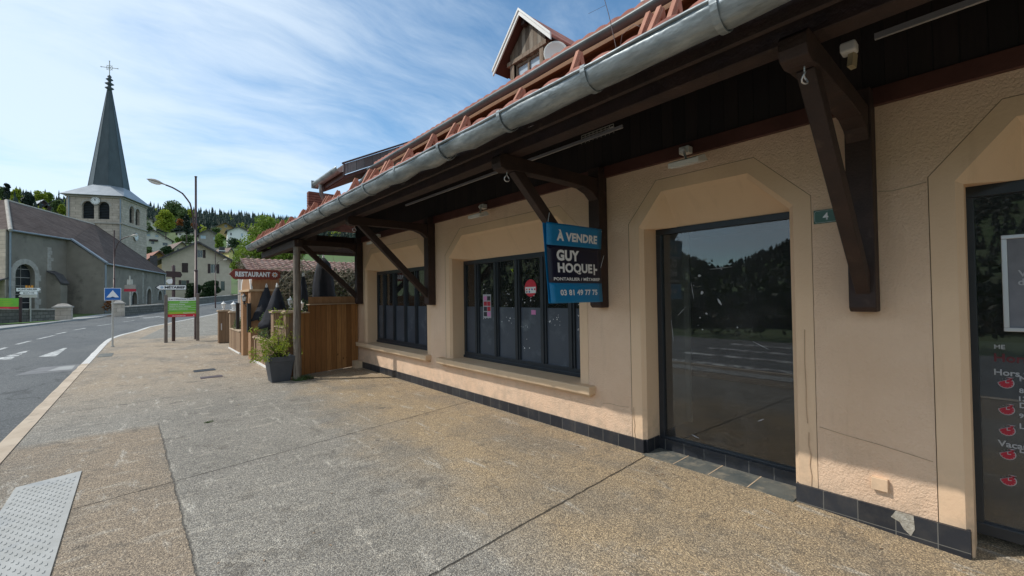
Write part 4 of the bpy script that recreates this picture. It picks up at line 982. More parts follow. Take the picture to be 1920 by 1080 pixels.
# ---- for-sale board tied to the second bracket, a folded two-sided sheet
FS = thing('for_sale_board', 'blue and navy for sale board with white lettering tied to a roof bracket', 'sign', (3.4, 2.84, 1.97))
fo = V((3.4, 2.84, 1.97)); PLY = 2.86
cs = [onY(1024, 416, PLY), onY(1128, 430, PLY), onY(1130, 566, PLY), onY(1034, 569, PLY)]
def fsp(u, v_, out=0.):                                    # u 0..1 left-right, v 0..1 top-down; slight bow of the sheet
    p = cs[0].lerp(cs[1], u).lerp(cs[3].lerp(cs[2], u), v_)
    return p+V((0, -out+.018*sin(pi*v_)-.010*sin(pi*u), 0))-fo
def sheet(v0, v1, name, mt, yo=0., thick=.003, u0=0., u1=1.):
    mb = MB(); nu, nv = 10, 8; mb.smooth = True
    mb.add([fsp(u0+(u1-u0)*i/nu, v0+(v1-v0)*j/nv, yo) for j in range(nv+1) for i in range(nu+1)], [(j*(nu+1)+i, j*(nu+1)+i+1, (j+1)*(nu+1)+i+1, (j+1)*(nu+1)+i) for j in range(nv) for i in range(nu)])
    o = mb.build(name, mt, FS, fix=False); md = o.modifiers.new('s', 'SOLIDIFY'); md.thickness = thick; return o
sheet(0, .275, 'top_band', M['signblue']); sheet(.275, .745, 'middle_band', M['signnavy']); sheet(.745, 1, 'bottom_band', M['signblue'])
bk = MB(); bk.add([fsp(-.005+.02*(v_ > .5), v_)+V((0, .045, 0)) if True else 0 for v_ in (0, 1)]+[fsp(.97, v_)+V((0, .045, 0)) for v_ in (1, 0)], [(0, 1, 2, 3)]); o = bk.build('back_sheet', M['signblue'], FS, fix=False); md = o.modifiers.new('s', 'SOLIDIFY'); md.thickness = .003
def fstext(tx, u0, u1, v0, v1, bold=.03, shear=0.):       # lettering follows the sheet
    o = text(tx, M['signwhite'], FS, (0, 0, 0), (1, 0, 0), (0, 0, 1), width=1., height=1., bold=bold, depth=0., spacing=1.05)
    for vv in o.data.vertices:
        x_, z_ = vv.co.x, vv.co.z; vv.co = fsp(u0+(u1-u0)*x_, v1+(v0-v1)*z_, .007)
    return o
fstext('À VENDRE', .155, .90, .075, .215, .045)
fstext('GUY', .145, .545, .325, .465, .05)
fstext('HOQUE', .155, .80, .49, .635, .045)
lg = MB()
def fsq(u0, u1, v0, v1): lg.add([fsp(u, v_, .008) for u, v_ in ((u0, v1), (u1, v1), (u1, v0), (u0, v0))], [(0, 1, 2, 3)])
fsq(.825, .855, .49, .635); fsq(.855, .905, .548, .577); lg.build('lettering', M['signwhite'], FS, fix=False)
fstext('PONTARLIER / MÉTABIEF', .075, .955, .665, .715, .035)
fstext('03 81 49 77 75', .165, .885, .83, .905, .035)
st_ = MB()
st_.tube([fsp(.99, .035)+V((0, -.01, 0)), V((3.77, 2.95, 2.34))-fo, V((3.9, 3.0, 2.33))-fo], .0025, 5); st_.tube([fsp(.98, .53)+V((0, -.01, 0)), V((3.87, 2.90, 2.12))-fo], .0025, 5); st_.tube([fsp(.02, .03), V((3.02, 2.92, 2.46))-fo], .0025, 5)
st_.build('string', M['signwhite'], FS)

# ------------------------------------------------------------------ restaurant terrace
def P2(par, name, mb, mt, **k): return mb.build(name, mt, par, world=True, **k)
T1 = thing('fence_panel', 'tall orange brown plank screen standing between the corner post and the shop wall', 'fence', (3.1, 9.95, 0))
def dirp(a, b):
    a, b = V(a), V(b); d_ = (b-a); L = d_.length; d_.normalize(); return a, d_, L
A, Dv, L = dirp((2.50, 9.80, 0), (3.90, 10.22, 0))
mb = MB(); e1 = Dv*.19
mb.prism([A+V((0, 0, .02)), A+Dv*L+V((0, 0, .02)), A+Dv*L+V((0, 0, 1.50)), A+e1+V((0, 0, 1.50)), A+e1+V((0, 0, 1.33)), A+V((0, 0, 1.33))], (.02, .05, 0)); P2(T1, 'planks', mb, M['plank'])
mb = MB(); mb.bar(A+e1+V((.0, .0, 1.515)), A+Dv*L+V((0, 0, 1.515)), .12, .02); mb.bar(A-Dv*.03+V((0, 0, 1.345)), A+e1+V((0, 0, 1.345)), .12, .025); P2(T1, 'cap_board', mb, M['plankcap'])
mb = MB(); mb.prism([A+e1*1.05+V((0, 0, 1.527)), A+Dv*L+V((0, 0, 1.527)), A+Dv*(L-.02)+V((0, 0, 1.68)), A+e1*1.05+V((0, 0, 1.68))], (.015, .04, 0)); P2(T1, 'top_board', mb, M['portal'])
mb = MB(); mb.box((3.74, 9.95, 0.0), (3.90, 10.25, .16)); P2(T1, 'foot_block', mb, M['sill'])

def pillar(par, x0, x1, y0, y1, z, capz=.035, mt='plankside'):
    mb = MB(); mb.box((x0, y0, .02), (x1, y1, z)); P2(par, 'pillar', mb, M[mt])
    mb = MB(); mb.box((x0-.035, y0-.035, z), (x1+.035, y1+.035, z+capz)); mb.box((x0-.015, y0-.015, z+capz), (x1+.015, y1+.015, z+capz+.02)); P2(par, 'pillar_cap', mb, M['plankcap'], bev=.004)
T2 = thing('fence_panel', 'low plank fence with stepped pillars between the plastic pot and the arched portal', 'fence', (2.3, 11.5, 0))
for (x0, x1, y0, y1, z) in ((2.24, 2.52, 9.84, 10.02, 1.34), (2.22, 2.46, 10.85, 11.1, 1.33), (2.22, 2.34, 12.95, 13.10, .62)): pillar(T2, x0, x1, y0, y1, z)
mb = MB(); mb.box((2.26, 10.02, .03), (2.32, 10.85, 1.02)); mb.box((2.24, 11.1, .03), (2.30, 12.95, .62)); P2(T2, 'planks', mb, M['plankside'])
mb = MB(); mb.box((2.21, 11.1, .62), (2.40, 12.95, .65)); mb.box((2.23, 10.02, 1.02), (2.36, 10.85, 1.045)); P2(T2, 'top_rail', mb, M['plankcap'])
mb = MB(); mb.box((2.20, 9.84, .0), (2.30, 13.1, .035)); P2(T2, 'base_board', mb, M['white'])
T3 = thing('fence_panel', 'low plank planter fence beyond the arched portal, next to the lone gate pillar', 'fence', (2.3, 16.2, 0))
pillar(T3, 2.20, 2.42, 17.05, 17.3, 1.20)
mb = MB(); mb.box((2.20, 15.12, .03), (2.26, 17.05, .66)); P2(T3, 'planks', mb, M['plankside'])
mb = MB(); mb.box((2.18, 15.12, .66), (2.36, 17.05, .69)); P2(T3, 'top_rail', mb, M['plankcap'])
mb = MB(); mb.box((2.17, 15.1, .0), (2.24, 17.3, .035)); P2(T3, 'base_board', mb, M['white'])
T4 = thing('gate_pillar', 'freestanding square plank pillar at the far end of the terrace', 'pillar', (2.3, 19.5, 0))
pillar(T4, 2.13, 2.47, 19.35, 19.65, 1.20)
mb = MB(); mb.box((2.20, 19.33, .5), (2.23, 19.35, .75)); mb.build('x', M['alu'], T4, world=True).name = 'handle'
# arched portal
PT = thing('portal', 'wooden entrance portal with a rounded white arch board over the restaurant gate', 'portal', (2.6, 14.2, 0))
mb = MB(); mb.box((2.20, 13.45, .0), (2.90, 13.80, 1.86)); mb.box((2.20, 14.62, 0), (2.90, 14.97, 1.86)); P2(PT, 'post', mb, M['portal'])
mb = MB(); mb.box((2.16, 13.41, 1.86), (2.94, 15.01, 1.92)); P2(PT, 'lintel', mb, M['portal_l'], bev=.006)
mb = MB(); mb.box((2.24, 13.46, 1.92), (2.90, 13.52, 2.26)); mb.box((2.24, 14.9, 1.92), (2.90, 14.96, 2.20)); mb.box((2.84, 13.52, 1.92), (2.90, 14.9, 2.2)); P2(PT, 'side_board', mb, M['portal'])
mb = MB(); arc = [(2.205, 14.21+.66*cos(a), 1.92+.42*sin(a)) for a in [pi*i/18 for i in range(19)]]
mb.prism(arc, (.03, 0, 0)); P2(PT, 'arch_board', mb, M['portal'])
mb = MB(); 
for i in range(18):
    a, b = V(arc[i]), V(arc[i+1]); mb.prism([a, b, b+(b-V((2.205, 14.21, 1.92))).normalized()*.10, a+(a-V((2.205, 14.21, 1.92))).normalized()*.10], (.045, 0, 0))
P2(PT, 'arch_rim', mb, M['white'])
mb = MB(); mb.box((2.50, 13.80, .05), (2.54, 14.62, 1.86)); P2(PT, 'gate_leaf', mb, M['portal_l'])
mb = MB(); mb.box((2.47, 13.95, .15), (2.50, 14.47, 1.1)); P2(PT, 'gate_plate', mb, M['alu'])
# flower boxes hanging as tall black troughs either side
for lab, y, zz in (('upright black menu board on the near side of the portal', 13.30, 1.02), ('upright black menu board on the far side of the portal', 15.12, 1.02)):
    mb = MB(); mb.box((2.10, y-.02, zz-.26), (2.185, y+.10, zz+.50)); mb.box((2.09, y-.03, zz+.50), (2.195, y+.11, zz+.52)); tag(mb.build('menu_board', M['black'], loc=(2.14, y, zz), bev=.006), lab, 'menu board')
# carriage lanterns
def lantern(label, loc, mt, s_=1., hang=False):
    Lr = thing('lantern', label, 'lantern', loc, group='small carriage lanterns on the terrace')
    q = s_; mb = MB(); mb.lathe([(.035*q, 0), (.05*q, .01*q), (.02*q, .03*q), (.018*q, .06*q), (.05*q, .08*q), (.05*q, .09*q), (0, .09*q)], n=10)
    mb.lathe([(0, .34*q), (.012*q, .33*q), (.015*q, .30*q), (.085*q, .235*q), (.095*q, .225*q), (0, .225*q)], n=10)
    for k in range(6): a = k*pi/3; mb.bar((.048*q*cos(a), .048*q*sin(a), .09*q), (.075*q*cos(a), .075*q*sin(a), .228*q), .006, .006)
    if hang: mb.tube([(0, 0, .02), (.03, 0, -.06), (.10, 0, -.08), (.14, 0, -.02)], .008, 6)
    mb.build('frame', mt, Lr); mb = MB(); mb.lathe([(.042*q, .09*q), (.068*q, .226*q)], n=6); mb.build('lantern_glass', M['lampglass'], Lr)
lantern('white lantern on top of the freestanding gate pillar', (2.30, 19.5, 1.255), M['white'])
lantern('white lantern on the far planter pillar', (2.31, 17.17, 1.255), M['white'])
lantern('dark lantern hanging on the near post of the portal', (2.08, 13.62, 1.52), M['black'], .9, True)
lantern('white lantern behind the closed black parasols', (2.75, 11.6, 1.42), M['white'], .85)
lantern('white lantern right beside the wooden corner post', (2.62, 10.1, 1.40), M['white'], .6)
# carved restaurant arrow board
c = onY(479.5, 514.5, 13.28); RS = thing('restaurant_sign', 'brown red arrow shaped board with white carved letters reading RESTAURANT and a flower', 'sign', c)
w_, h_ = .61, .135
ol = [(-w_+.0, 0), (-w_+.03, .03), (-w_+.10, h_*.9), (-w_+.14, h_)]+[(x/10., h_*(1+.04*sin(x*1.3))) for x in range(-4, 5)]+[(w_-.09, h_), (w_-.05, h_*.7), (w_-.0, h_*.6), (w_-.02, 0), (w_+.0, -h_*.6), (w_-.06, -h_*.75), (w_-.09, -h_)]+[(x/10., -h_*(1+.04*sin(x*1.7))) for x in range(4, -5, -1)]+[(-w_+.14, -h_), (-w_+.10, -h_*.9), (-w_+.03, -.03)]
mb = MB(); mb.prism([(x, 0, z) for x, z in ol], (0, .04, 0)); mb.build('board', M['signred'], RS, bev=.006)
text('RESTAURANT', M['signwhite'], RS, (-.47, -.006, -.068), (1, 0, 0), (0, 0, 1), width=.82, height=.138, bold=.055, depth=0., spacing=1.1)
mb = MB()
for k_ in range(9):
    a = k_*2*pi/9; mb.prism([(.46+.03*cos(a-.5), -.006, .03*sin(a-.5)), (.46+.075*cos(a-.14), -.006, .075*sin(a-.14)), (.46+.075*cos(a+.14), -.006, .075*sin(a+.14)), (.46+.03*cos(a+.5), -.006, .03*sin(a+.5))], (0, .002, 0))
mb.build('flower_petals', M['signwhite'], RS); mb = MB(); mb.prism([(.46+.026*cos(a*.7), -.010, .026*sin(a*.7)) for a in range(9)], (0, .004, 0)); mb.build('flower_heart', M['yellow'], RS)
mb = MB(); mb.tube([(.1, .05, 0), (.1, .12, .06), (.1, .5, .06)], .012, 6); mb.tube([(.35, .05, 0), (.35, .12, .06), (.35, .5, .06)], .012, 6); mb.build('hanger', M['black'], RS)
# closed parasols
def parasol(label, base, top, spread, mt, low, lean=(0, 0), seed=1, pw=.85):
    PS = thing('parasol', label, 'parasol', base, group='closed parasols on the terrace'); rk = random.Random(seed)
    b = V((0, 0, 0)); t_ = V((lean[0], lean[1], top)); mb = MB(); mb.tube([b, t_], .02, 8); mb.build('pole', M['postwood'], PS)
    mb = MB(); n_ = 20; rows = 9; vs = []; mb.smooth = True
    for i in range(rows+1):
        f = i/rows; z = top-.06-(top-.06-low)*f; c = b.lerp(t_, z/top); r_ = .03+spread*(f**pw)
        for k_ in range(n_):
            a = 2*pi*k_/n_; q = r_*(1+(.32*f)*(1 if k_ % 2 else -1))*rk.uniform(.93, 1.07); vs.append(c+V((q*cos(a), q*sin(a), rk.uniform(-.015, .015)-.05*f*(k_ % 2))))
    mb.add(vs, [(i*n_+k_, i*n_+(k_+1) % n_, (i+1)*n_+(k_+1) % n_, (i+1)*n_+k_) for i in range(rows) for k_ in range(n_)])
    o = mb.build('canopy', mt, PS, fix=False); md = o.modifiers.new('s', 'SOLIDIFY'); md.thickness = .008
    mb = MB(); mb.lathe([(.028, -.05), (.03, .0), (.018, .02), (.02, .05), (0, .06)], t_, 10); mb.build('finial', M['white'], PS)
    return PS
p = onX(533, 545, 2.62); parasol('nearest closed black parasol leaning over the low fence', (2.42, p.y+.15, 0), 1.98, .27, M['fabric'], .97, (.07, -.02), 1)
p = onX(505, 545, 2.62); parasol('closed black parasol leaning just left of the nearest one', (2.50, p.y+.15, 0), 2.02, .26, M['fabric'], 1.1, (.08, 0), 2)
p = onX(569, 540, 3.2); parasol('tall narrow closed black parasol seen just right of the corner post', (3.2, p.y, 0), 2.28, .15, M['fabric'], .9, (0, 0), 3)
p = onX(607, 540, 3.9); parasol('large closed black and grey parasol behind the tall plank screen', (3.9, p.y, 0), 2.85, .24, M['fabric'], 1.35, (0, 0), 4, .28)
p = onX(594, 540, 3.86); 
mb = MB(); 
for i in range(3): mb.prism([p+V((-.05+.05*i, -.34, 1.2)), p+V((-.02+.05*i, -.34, 1.2)), p+V((.02+.03*i, -.30, -.15)), p+V((-.04+.05*i, -.32, -.15))], (0, -.01, 0))
tag(mb.build('cloth_folds', M['greyfabric'], loc=p), 'pale grey hanging cloth strips on the large closed parasol', 'cloth')
# potted shrub
PO = thing('plant_pot', 'square tapered slate grey plastic pot standing by the corner post', 'pot', (2.07, 9.62, 0))
mb = MB(); r0, r1 = .165, .235; hh = .50
prof = [(0, .0), (r0, 0), (r0+.055, .40), (r1+.0, .40), (r1+.008, hh), (r1-.02, hh), (r1-.03, .43), (0, .43)]
mb.lathe([(r*1.414, z) for r, z in prof], n=4, sq=True); mb.build('pot', M['pot'], PO, bev=.006)
mb = MB(); mb.box((-.2, -.2, .40), (.2, .2, .44)); mb.build('soil', mat('soil', (.05, .03, .02), (.09, .06, .04), 12, .95), PO)
SB = thing('potted_shrub', 'bushy yellow green shrub growing out of the slate grey pot', 'shrub', (2.07, 9.62, .44)); rk = random.Random(31)
mb = MB(); tw = MB()
for i in range(66):
    a = rk.uniform(0, 6.28); r_ = rk.uniform(.05, .52); h = rk.uniform(.0, .40) if rk.random() < .7 else rk.uniform(.4, 1.0)
    e = V((r_*cos(a)*.8-.05, r_*sin(a)*.8, h)); tw.tube([(0, 0, -.02), e*.5+V((0, 0, .08)), e], [.006, .004, .002], 4)
    leaf_clump(mb, e, (.10, .10, .08), 48 if h < .45 else 20, .019, rk, shell=.1)
tw.build('twigs', M['bark'], SB); mb.build('foliage', M['leafD'], SB, fix=False)
def shrub(name, label, base, r, h, n, leaf, mt, seed, cat='shrub'):
    t_ = thing(name, label, cat, base); rk = random.Random(seed); mb = MB(); tw = MB()
    for i in range(14):
        a = rk.uniform(0, 6.28); e = V((r[0]*rk.uniform(.1, .8)*cos(a), r[1]*rk.uniform(.1, .8)*sin(a), h*rk.uniform(.35, .9))); tw.tube([(0, 0, 0), e*.5+V((0, 0, .1*h)), e], [.012, .008, .003], 4)
        leaf_clump(mb, e, (r[0]*.45, r[1]*.45, h*.28), n//14, leaf, rk, shell=.1)
    tw.build('stems', M['bark'], t_); mb.build('foliage', mt, t_, fix=False)
shrub('planter_shrub', 'loose climbing shrub over the low plank fence, between the portal and the parasols', (2.40, 12.1, .45), (.30, .75), .85, 1100, .03, M['leafB'], 4)
shrub('planter_shrub', 'yellow leaved sprays behind the pot, under the nearest black parasol', (2.35, 10.6, .55), (.22, .42), .65, 500, .026, M['leafD'], 5)
shrub('planter_shrub', 'small green plant in the planter beyond the portal', (2.36, 16.3, .5), (.22, .5), .5, 500, .03, M['leafB'], 6)
shrub('planter_shrub', 'green sprays right behind the wooden corner post', (2.75, 10.6, .9), (.25, .3), .75, 450, .028, M['leafB'], 7)
# neighbouring tiled lean-to roof with a mass of dry vines under it
NB2 = thing('lean_to', 'low lean-to with a mottled tile roof behind the terrace', 'shed', (6, 20, 0))
yb_ = 18.6; a = onY(462, 507, yb_); b = onY(470, 485, yb_+1.6)
rf = MB(); rf.smooth = True; xs0, xs1 = a.x, 11.5; nrow = 7
for r_ in range(nrow):
    vs = []; f0, f1 = r_/nrow, (r_+1.12)/nrow; nn = int((xs1-xs0)/.25*5)
    for i in range(nn+1):
        x = xs0+(xs1-xs0)*i/nn; hgt = .018*sin(2*pi*x/.22)
        for f, l in ((f0, .0), (f0, .035), (f1, .0)): vs.append((x, yb_+1.6*f, a.z+(b.z-a.z)*f+hgt+l))
    rf.add(vs, [(i*3+j, i*3+j+1, i*3+j+4, i*3+j+3) for i in range(nn) for j in range(2)])
P2(NB2, 'roof', rf, m_rooftile('mottled_roof_tiles', (.22, .11, .085), (.36, .23, .18), (.50, .42, .36), .25), fix=False)
mb = MB(); mb.box((xs0+.15, yb_+.35, 0), (11.4, yb_+3, a.z+.02)); P2(NB2, 'wall', mb, M['greyrender'])
VN = thing('vine_mass', 'tangle of bare dry vines and creeper behind the parasols', 'vine', (5.5, 17.6, 0)); rk = random.Random(12)
mb = MB()
for i in range(520):
    x = rk.uniform(3.0, 10.5); z = rk.uniform(.9, 2.85); p = V((x, rk.uniform(17.4, 18.5), z)); pts = [p]; d_ = V((rk.gauss(0, 1), rk.gauss(0, .3), rk.gauss(-.2, .7))).normalized()
    for k_ in range(4):
        d_ = (d_+V((rk.gauss(0, .4), rk.gauss(0, .2), rk.gauss(0, .4)))).normalized(); pts.append(pts[-1]+d_*rk.uniform(.12, .3))
    mb.tube(pts, [rk.uniform(.006, .018)]*5, 3, False)
P2(VN, 'dry_stems', mb, M['twig'], fix=False)
mb = MB(); leaf_clump(mb, (6.6, 18.4, 1.9), (3.9, .7, 1.05), 5200, .07, rk, shell=.0); P2(VN, 'dead_leaves', mb, leafmat('dead_vine_leaves', (.045, .05, .025), (.16, .14, .085), .15), fix=False)
mb = MB(); leaf_clump(mb, (6.6, 18.2, 1.4), (3.6, .6, .9), 900, .06, rk, shell=.0); P2(VN, 'green_leaves', mb, M['leafB'], fix=False)
for k_ in range(3):
    pass
# hedge closing the terrace at the back
hb = MB(); rk = random.Random(14); leaf_clump(hb, (9, 22.5, 1.4), (6.0, 1.0, 1.7), 3500, .12, rk, shell=.0); tag(hb.build('hedge', M['leafE'], fix=False, loc=(9, 22.5, 0)), 'dark green hedge behind the lean-to', 'hedge')

# ------------------------------------------------------------------ street furniture
def gz_(x, y): return pz(x, y)
# raised-table warning sign
p = onT(211, 651); HS = thing('road_sign', 'square blue road sign with a white bump triangle on a thin beige pole', 'road sign', (p.x, p.y, 0))
mb = MB(); mb.tube([(0, 0, 0), (0, 0, 2.14)], .028, 10); mb.tube([(0, 0, 0), (0, 0, .05)], .05, 10); mb.build('pole', M['polegrey'], HS)
q = .21; zc = 1.90
mb = MB(); mb.box((-q+.005, -.045, zc-q), (q+.005, -.032, zc+q)); mb.build('sign_panel', M['blue'], HS, bev=.01)
mb = MB(); mb.box((-q-.008, -.040, zc-q-.013), (q+.018, -.030, zc+q+.013)); mb.build('sign_edge', M['signwhite'], HS)
mb = MB(); t3 = [(-.165, -.115), (-.06, -.115), (.0, -.085), (.075, -.115), (.17, -.115), (.005, .145)]; mb.prism([(x, -.047, zc+z) for x, z in t3], (0, .001, 0)); mb.build('pictogram', M['signwhite'], HS)
mb = MB(); mb.prism([(x, -.048, zc+z) for x, z in [(-.055, -.125), (-.03, -.11), (.0, -.097), (.04, -.11), (.07, -.125)]], (0, .001, 0)); mb.build('pictogram', M['black'], HS)
# local information board on two posts
ky = 21.45; KB = thing('information_board', 'green and white local directory board on two grey brown posts', 'information board', (1.17, ky, 0))
for x0, z1 in ((.655, 1.82), (1.655, 1.86)):
    mb = MB(); mb.box((x0-.052-1.17, -.06, -.02), (x0+.052-1.17, .06, z1)); mb.lathe([(.073, 0), (.073, .03), (.04, .06), (0, .06)], (x0-1.17, 0, z1), 4, True); mb.build('post', M['postwood'], KB, bev=.006)
xa, xb = .71-1.17, 1.60-1.17
def kz(y): return onY(340, y, ky).z
mb = MB(); top = [(xa+(xb-xa)*i/12, kz(558)+.025*sin(2*pi*i/12+.4)) for i in range(13)]; mb.prism([(x, -.02, z) for x, z in top]+[(xb, -.02, kz(564)), (xa, -.02, kz(564))], (0, .03, 0)); mb.build('title_panel', M['signwhite'], KB)
mb = MB(); mb.box((xa, -.02, kz(584.5)), (xb, .01, kz(564))); mb.build('green_panel', M['green'], KB)
mb = MB(); mb.box((xa, -.02, kz(588.5)), (xb, .01, kz(584.6))); mb.build('lime_panel', M['lime'], KB)
mb = MB(); mb.box((xa, -.02, kz(594)), (xb, .01, kz(588.6))); mb.build('red_panel', M['red'], KB)
ln = MB()
for yy in (568.2, 572.6, 577, 581): ln.box((xa, -.023, kz(yy)-.003), (xb, -.0205, kz(yy)+.003))
ln.build('row_lines', M['signwhite'], KB)
def kt(tx, y0, x0, x1, mt='signwhite', h=.042): text(tx, M[mt], KB, (xa+(xb-xa)*x0, -.024, kz(y0)), (1, 0, 0), (0, 0, 1), width=(xb-xa)*(x1-x0), height=h, depth=0., bold=.02)
kt('Les Hôpitaux Neufs', 562.6, .05, .95, 'darkletter', .06); kt('Métabief', 567.3, .42, .72); kt('Chambres d\'hôtes', 571.6, .05, .60); kt('Hébergements meublés', 576, .05, .82); kt('Produits régionaux', 580.2, .05, .70)
kt('Restaurants', 586.8+.8, .55, .94, 'signwhite', .035); kt('Commerces', 592.8, .16, .62); kt('i', 593, .9, .93)
# finger post
fx, fy = .91, 22.0; FP = thing('direction_post', 'dark wooden finger post with a white arrow reading METABIEF', 'direction sign', (fx, fy, 0))
def fpz(y): return onY(325, y, fy).z
def fpx(x): return onY(x, 520, fy).x-fx
mb = MB(); mb.tube([(0, 0, 0), (0, 0, fpz(499)), (0, 0, fpz(497))], [.058, .058, .03], 12); mb.build('post', M['polebrown'], FP)
mb = MB(); zt, zb = fpz(508.7), fpz(520.5); zm = (zt+zb)/2; xl, xr = fpx(310.5), fpx(341.5)
mb.prism([(xl, -.08, zt), (xr-.05, -.08, zt-.02), (xr, -.08, zm-.01), (xr-.05, -.08, zb), (xl, -.08, zb+.03), (xl+.03, -.08, zm)], (0, .03, 0)); mb.build('wooden_arrow', M['shutter'], FP)
mb = MB(); zt, zb = fpz(522.5), fpz(532.5); zm = (zt+zb)/2; xl, xr = fpx(311), fpx(323.5)
mb.prism([(xl, -.07, zm), (xl+.06, -.07, zt-.03), (xr-.02, -.07, zt), (xr, -.07, zm+.03), (xr-.01, -.07, zb+.02), (xl+.08, -.07, zb)], (0, .02, 0)); mb.build('small_white_sign', M['signwhite'], FP)
zt, zb = fpz(534), fpz(544); zm = (zt+zb)/2; xl, xr = fpx(290), fpx(350)
mb = MB(); mb.prism([(xl, -.10, zm), (xl+.13, -.10, zt), (xr-.02, -.10, zt), (xr, -.10, zm), (xr-.02, -.10, zb), (xl+.13, -.10, zb)], (0, .04, 0)); mb.build('arrow_sign', M['darkletter'], FP, bev=.004)
mb = MB(); mb.prism([(xl+.05, -.104, zm), (xl+.145, -.104, zt-.022), (xr-.035, -.104, zt-.022), (xr-.025, -.104, zm), (xr-.035, -.104, zb+.022), (xl+.145, -.104, zb+.022)], (0, .003, 0)); mb.build('arrow_face', M['signwhite'], FP)
text('MÉTABIEF', M['darkletter'], FP, (fpx(308.5), -.106, zm-.045), (1, 0, 0), (0, 0, 1), width=fpx(347)-fpx(308.5), height=.115, bold=.05, depth=0.)
mb = MB(); mb.prism([(fpx(303.5)+.05*cos(a*.8), -.106, zm+.045*sin(a*.8)) for a in range(8)], (0, .001, 0)); mb.build('emblem', mat('pale_blue_emblem', (.30, .42, .55), rough=.5), FP)
# street lamps
def swan_lamp(label, base, h, ax, scale=1., pole=.055, up=.0):
    Ls = thing('street_lamp', label, 'street lamp', base, group='brown swan neck street lamps'); ax = V(ax).normalized(); s_ = scale
    mb = MB(); mb.tube([(0, 0, -.1), (0, 0, h*.42), (0, 0, h*.42), (0, 0, h)], [pole*1.15, pole*1.15, pole*.75, pole*.7], 12); mb.tube([(0, 0, h-.02), (0, 0, h+.02), (0, 0, h+.03)], [pole*.9, pole, pole*.4], 10); mb.lathe([(pole*1.3, .0), (pole*1.3, .02), (pole*.8, .06)], (0, 0, h*.42-.01), 12); mb.build('pole', M['polebrown'], Ls)
    mb = MB(); z0 = h*.70
    pts = [ax*.06+V((0, 0, z0-.12*s_)), ax*.085+V((0, 0, z0)), ax*.085+V((0, 0, z0+.35*s_)), ax*.20*s_+V((0, 0, z0+.9*s_)), ax*.45*s_+V((0, 0, z0+1.27*s_)), ax*.78*s_+V((0, 0, z0+1.46*s_)), ax*1.0*s_+V((0, 0, z0+1.53*s_))]
    fine = [pts[0]]
    for i in range(1, len(pts)-1):
        for t_ in (.25, .5, .75, 1.): 
            a_, b_, c_ = pts[max(i-1, 0)], pts[i], pts[i+1]; fine.append(b_.lerp(c_, t_)+((b_-a_)*(1-t_)*.12-(c_-b_)*0.0)*t_)
    mb.tube(fine, [.030*s_]*len(fine), 8)
    for zz in (z0-.1*s_, z0+.02, z0+.5*s_ if False else z0+.32*s_): mb.bar((0, 0, zz), ax*.10+V((0, 0, zz)), .03, .03)
    mb.build('arm', M['polebrown'], Ls)
    d_ = (ax+V((0, 0, .22))).normalized(); c0 = fine[-1]; side = d_.cross(V((0, 0, 1))).normalized(); upv = side.cross(d_); mb = MB(); prof = [(0, .035), (.10, .06), (.22, .115), (.36, .135), (.48, .10), (.58, .035), (.62, .0)]
    vs = []; mb.smooth = True; n_ = 14
    for l_, r_ in prof: vs += [c0+d_*l_*s_+(side*cos(2*pi*k/n_)*r_+upv*sin(2*pi*k/n_)*r_*(.75 if sin(2*pi*k/n_) > 0 else .25))*s_ for k in range(n_)]
    mb.add(vs, [(i*n_+k, i*n_+(k+1) % n_, (i+1)*n_+(k+1) % n_, (i+1)*n_+k) for i in range(len(prof)-1) for k in range(n_)]); mb.build('lamp_housing', M['lampglow'], Ls)
    mb = MB(); mb.smooth = True; vs = []
    for l_, r_ in [(.13, .0), (.17, .06), (.28, .10), (.42, .095), (.52, .05), (.56, 0)]: vs += [c0+d_*l_*s_+(side*cos(pi*k/8)*r_*.9-upv*(.02+sin(pi*k/8)*r_*.85))*s_ for k in range(9)]
    mb.add(vs, [(i*9+k, i*9+k+1, (i+1)*9+k+1, (i+1)*9+k) for i in range(5) for k in range(8)]); mb.build('lamp_bowl', M['lampglass'], Ls)
p = V((1.66, 22.25, 0)); swan_lamp('tall brown swan neck street lamp behind the green directory board', p, 6.85, (-.97, -.1, 0), 1.0)
q = onT(214, 588); hh = (onD(214, 432, (q-CAM).dot(FW)).z-q.z); swan_lamp('brown swan neck street lamp in front of the church wall', q, hh, (.9, -.42, 0), 1.45, .085)
q = onT(404, 578); hh = (onD(404, 474, (q-CAM).dot(FW)).z-q.z); swan_lamp('slim street lamp in front of the cream gabled house', q, hh, (.9, -.3, 0), .9, .07)
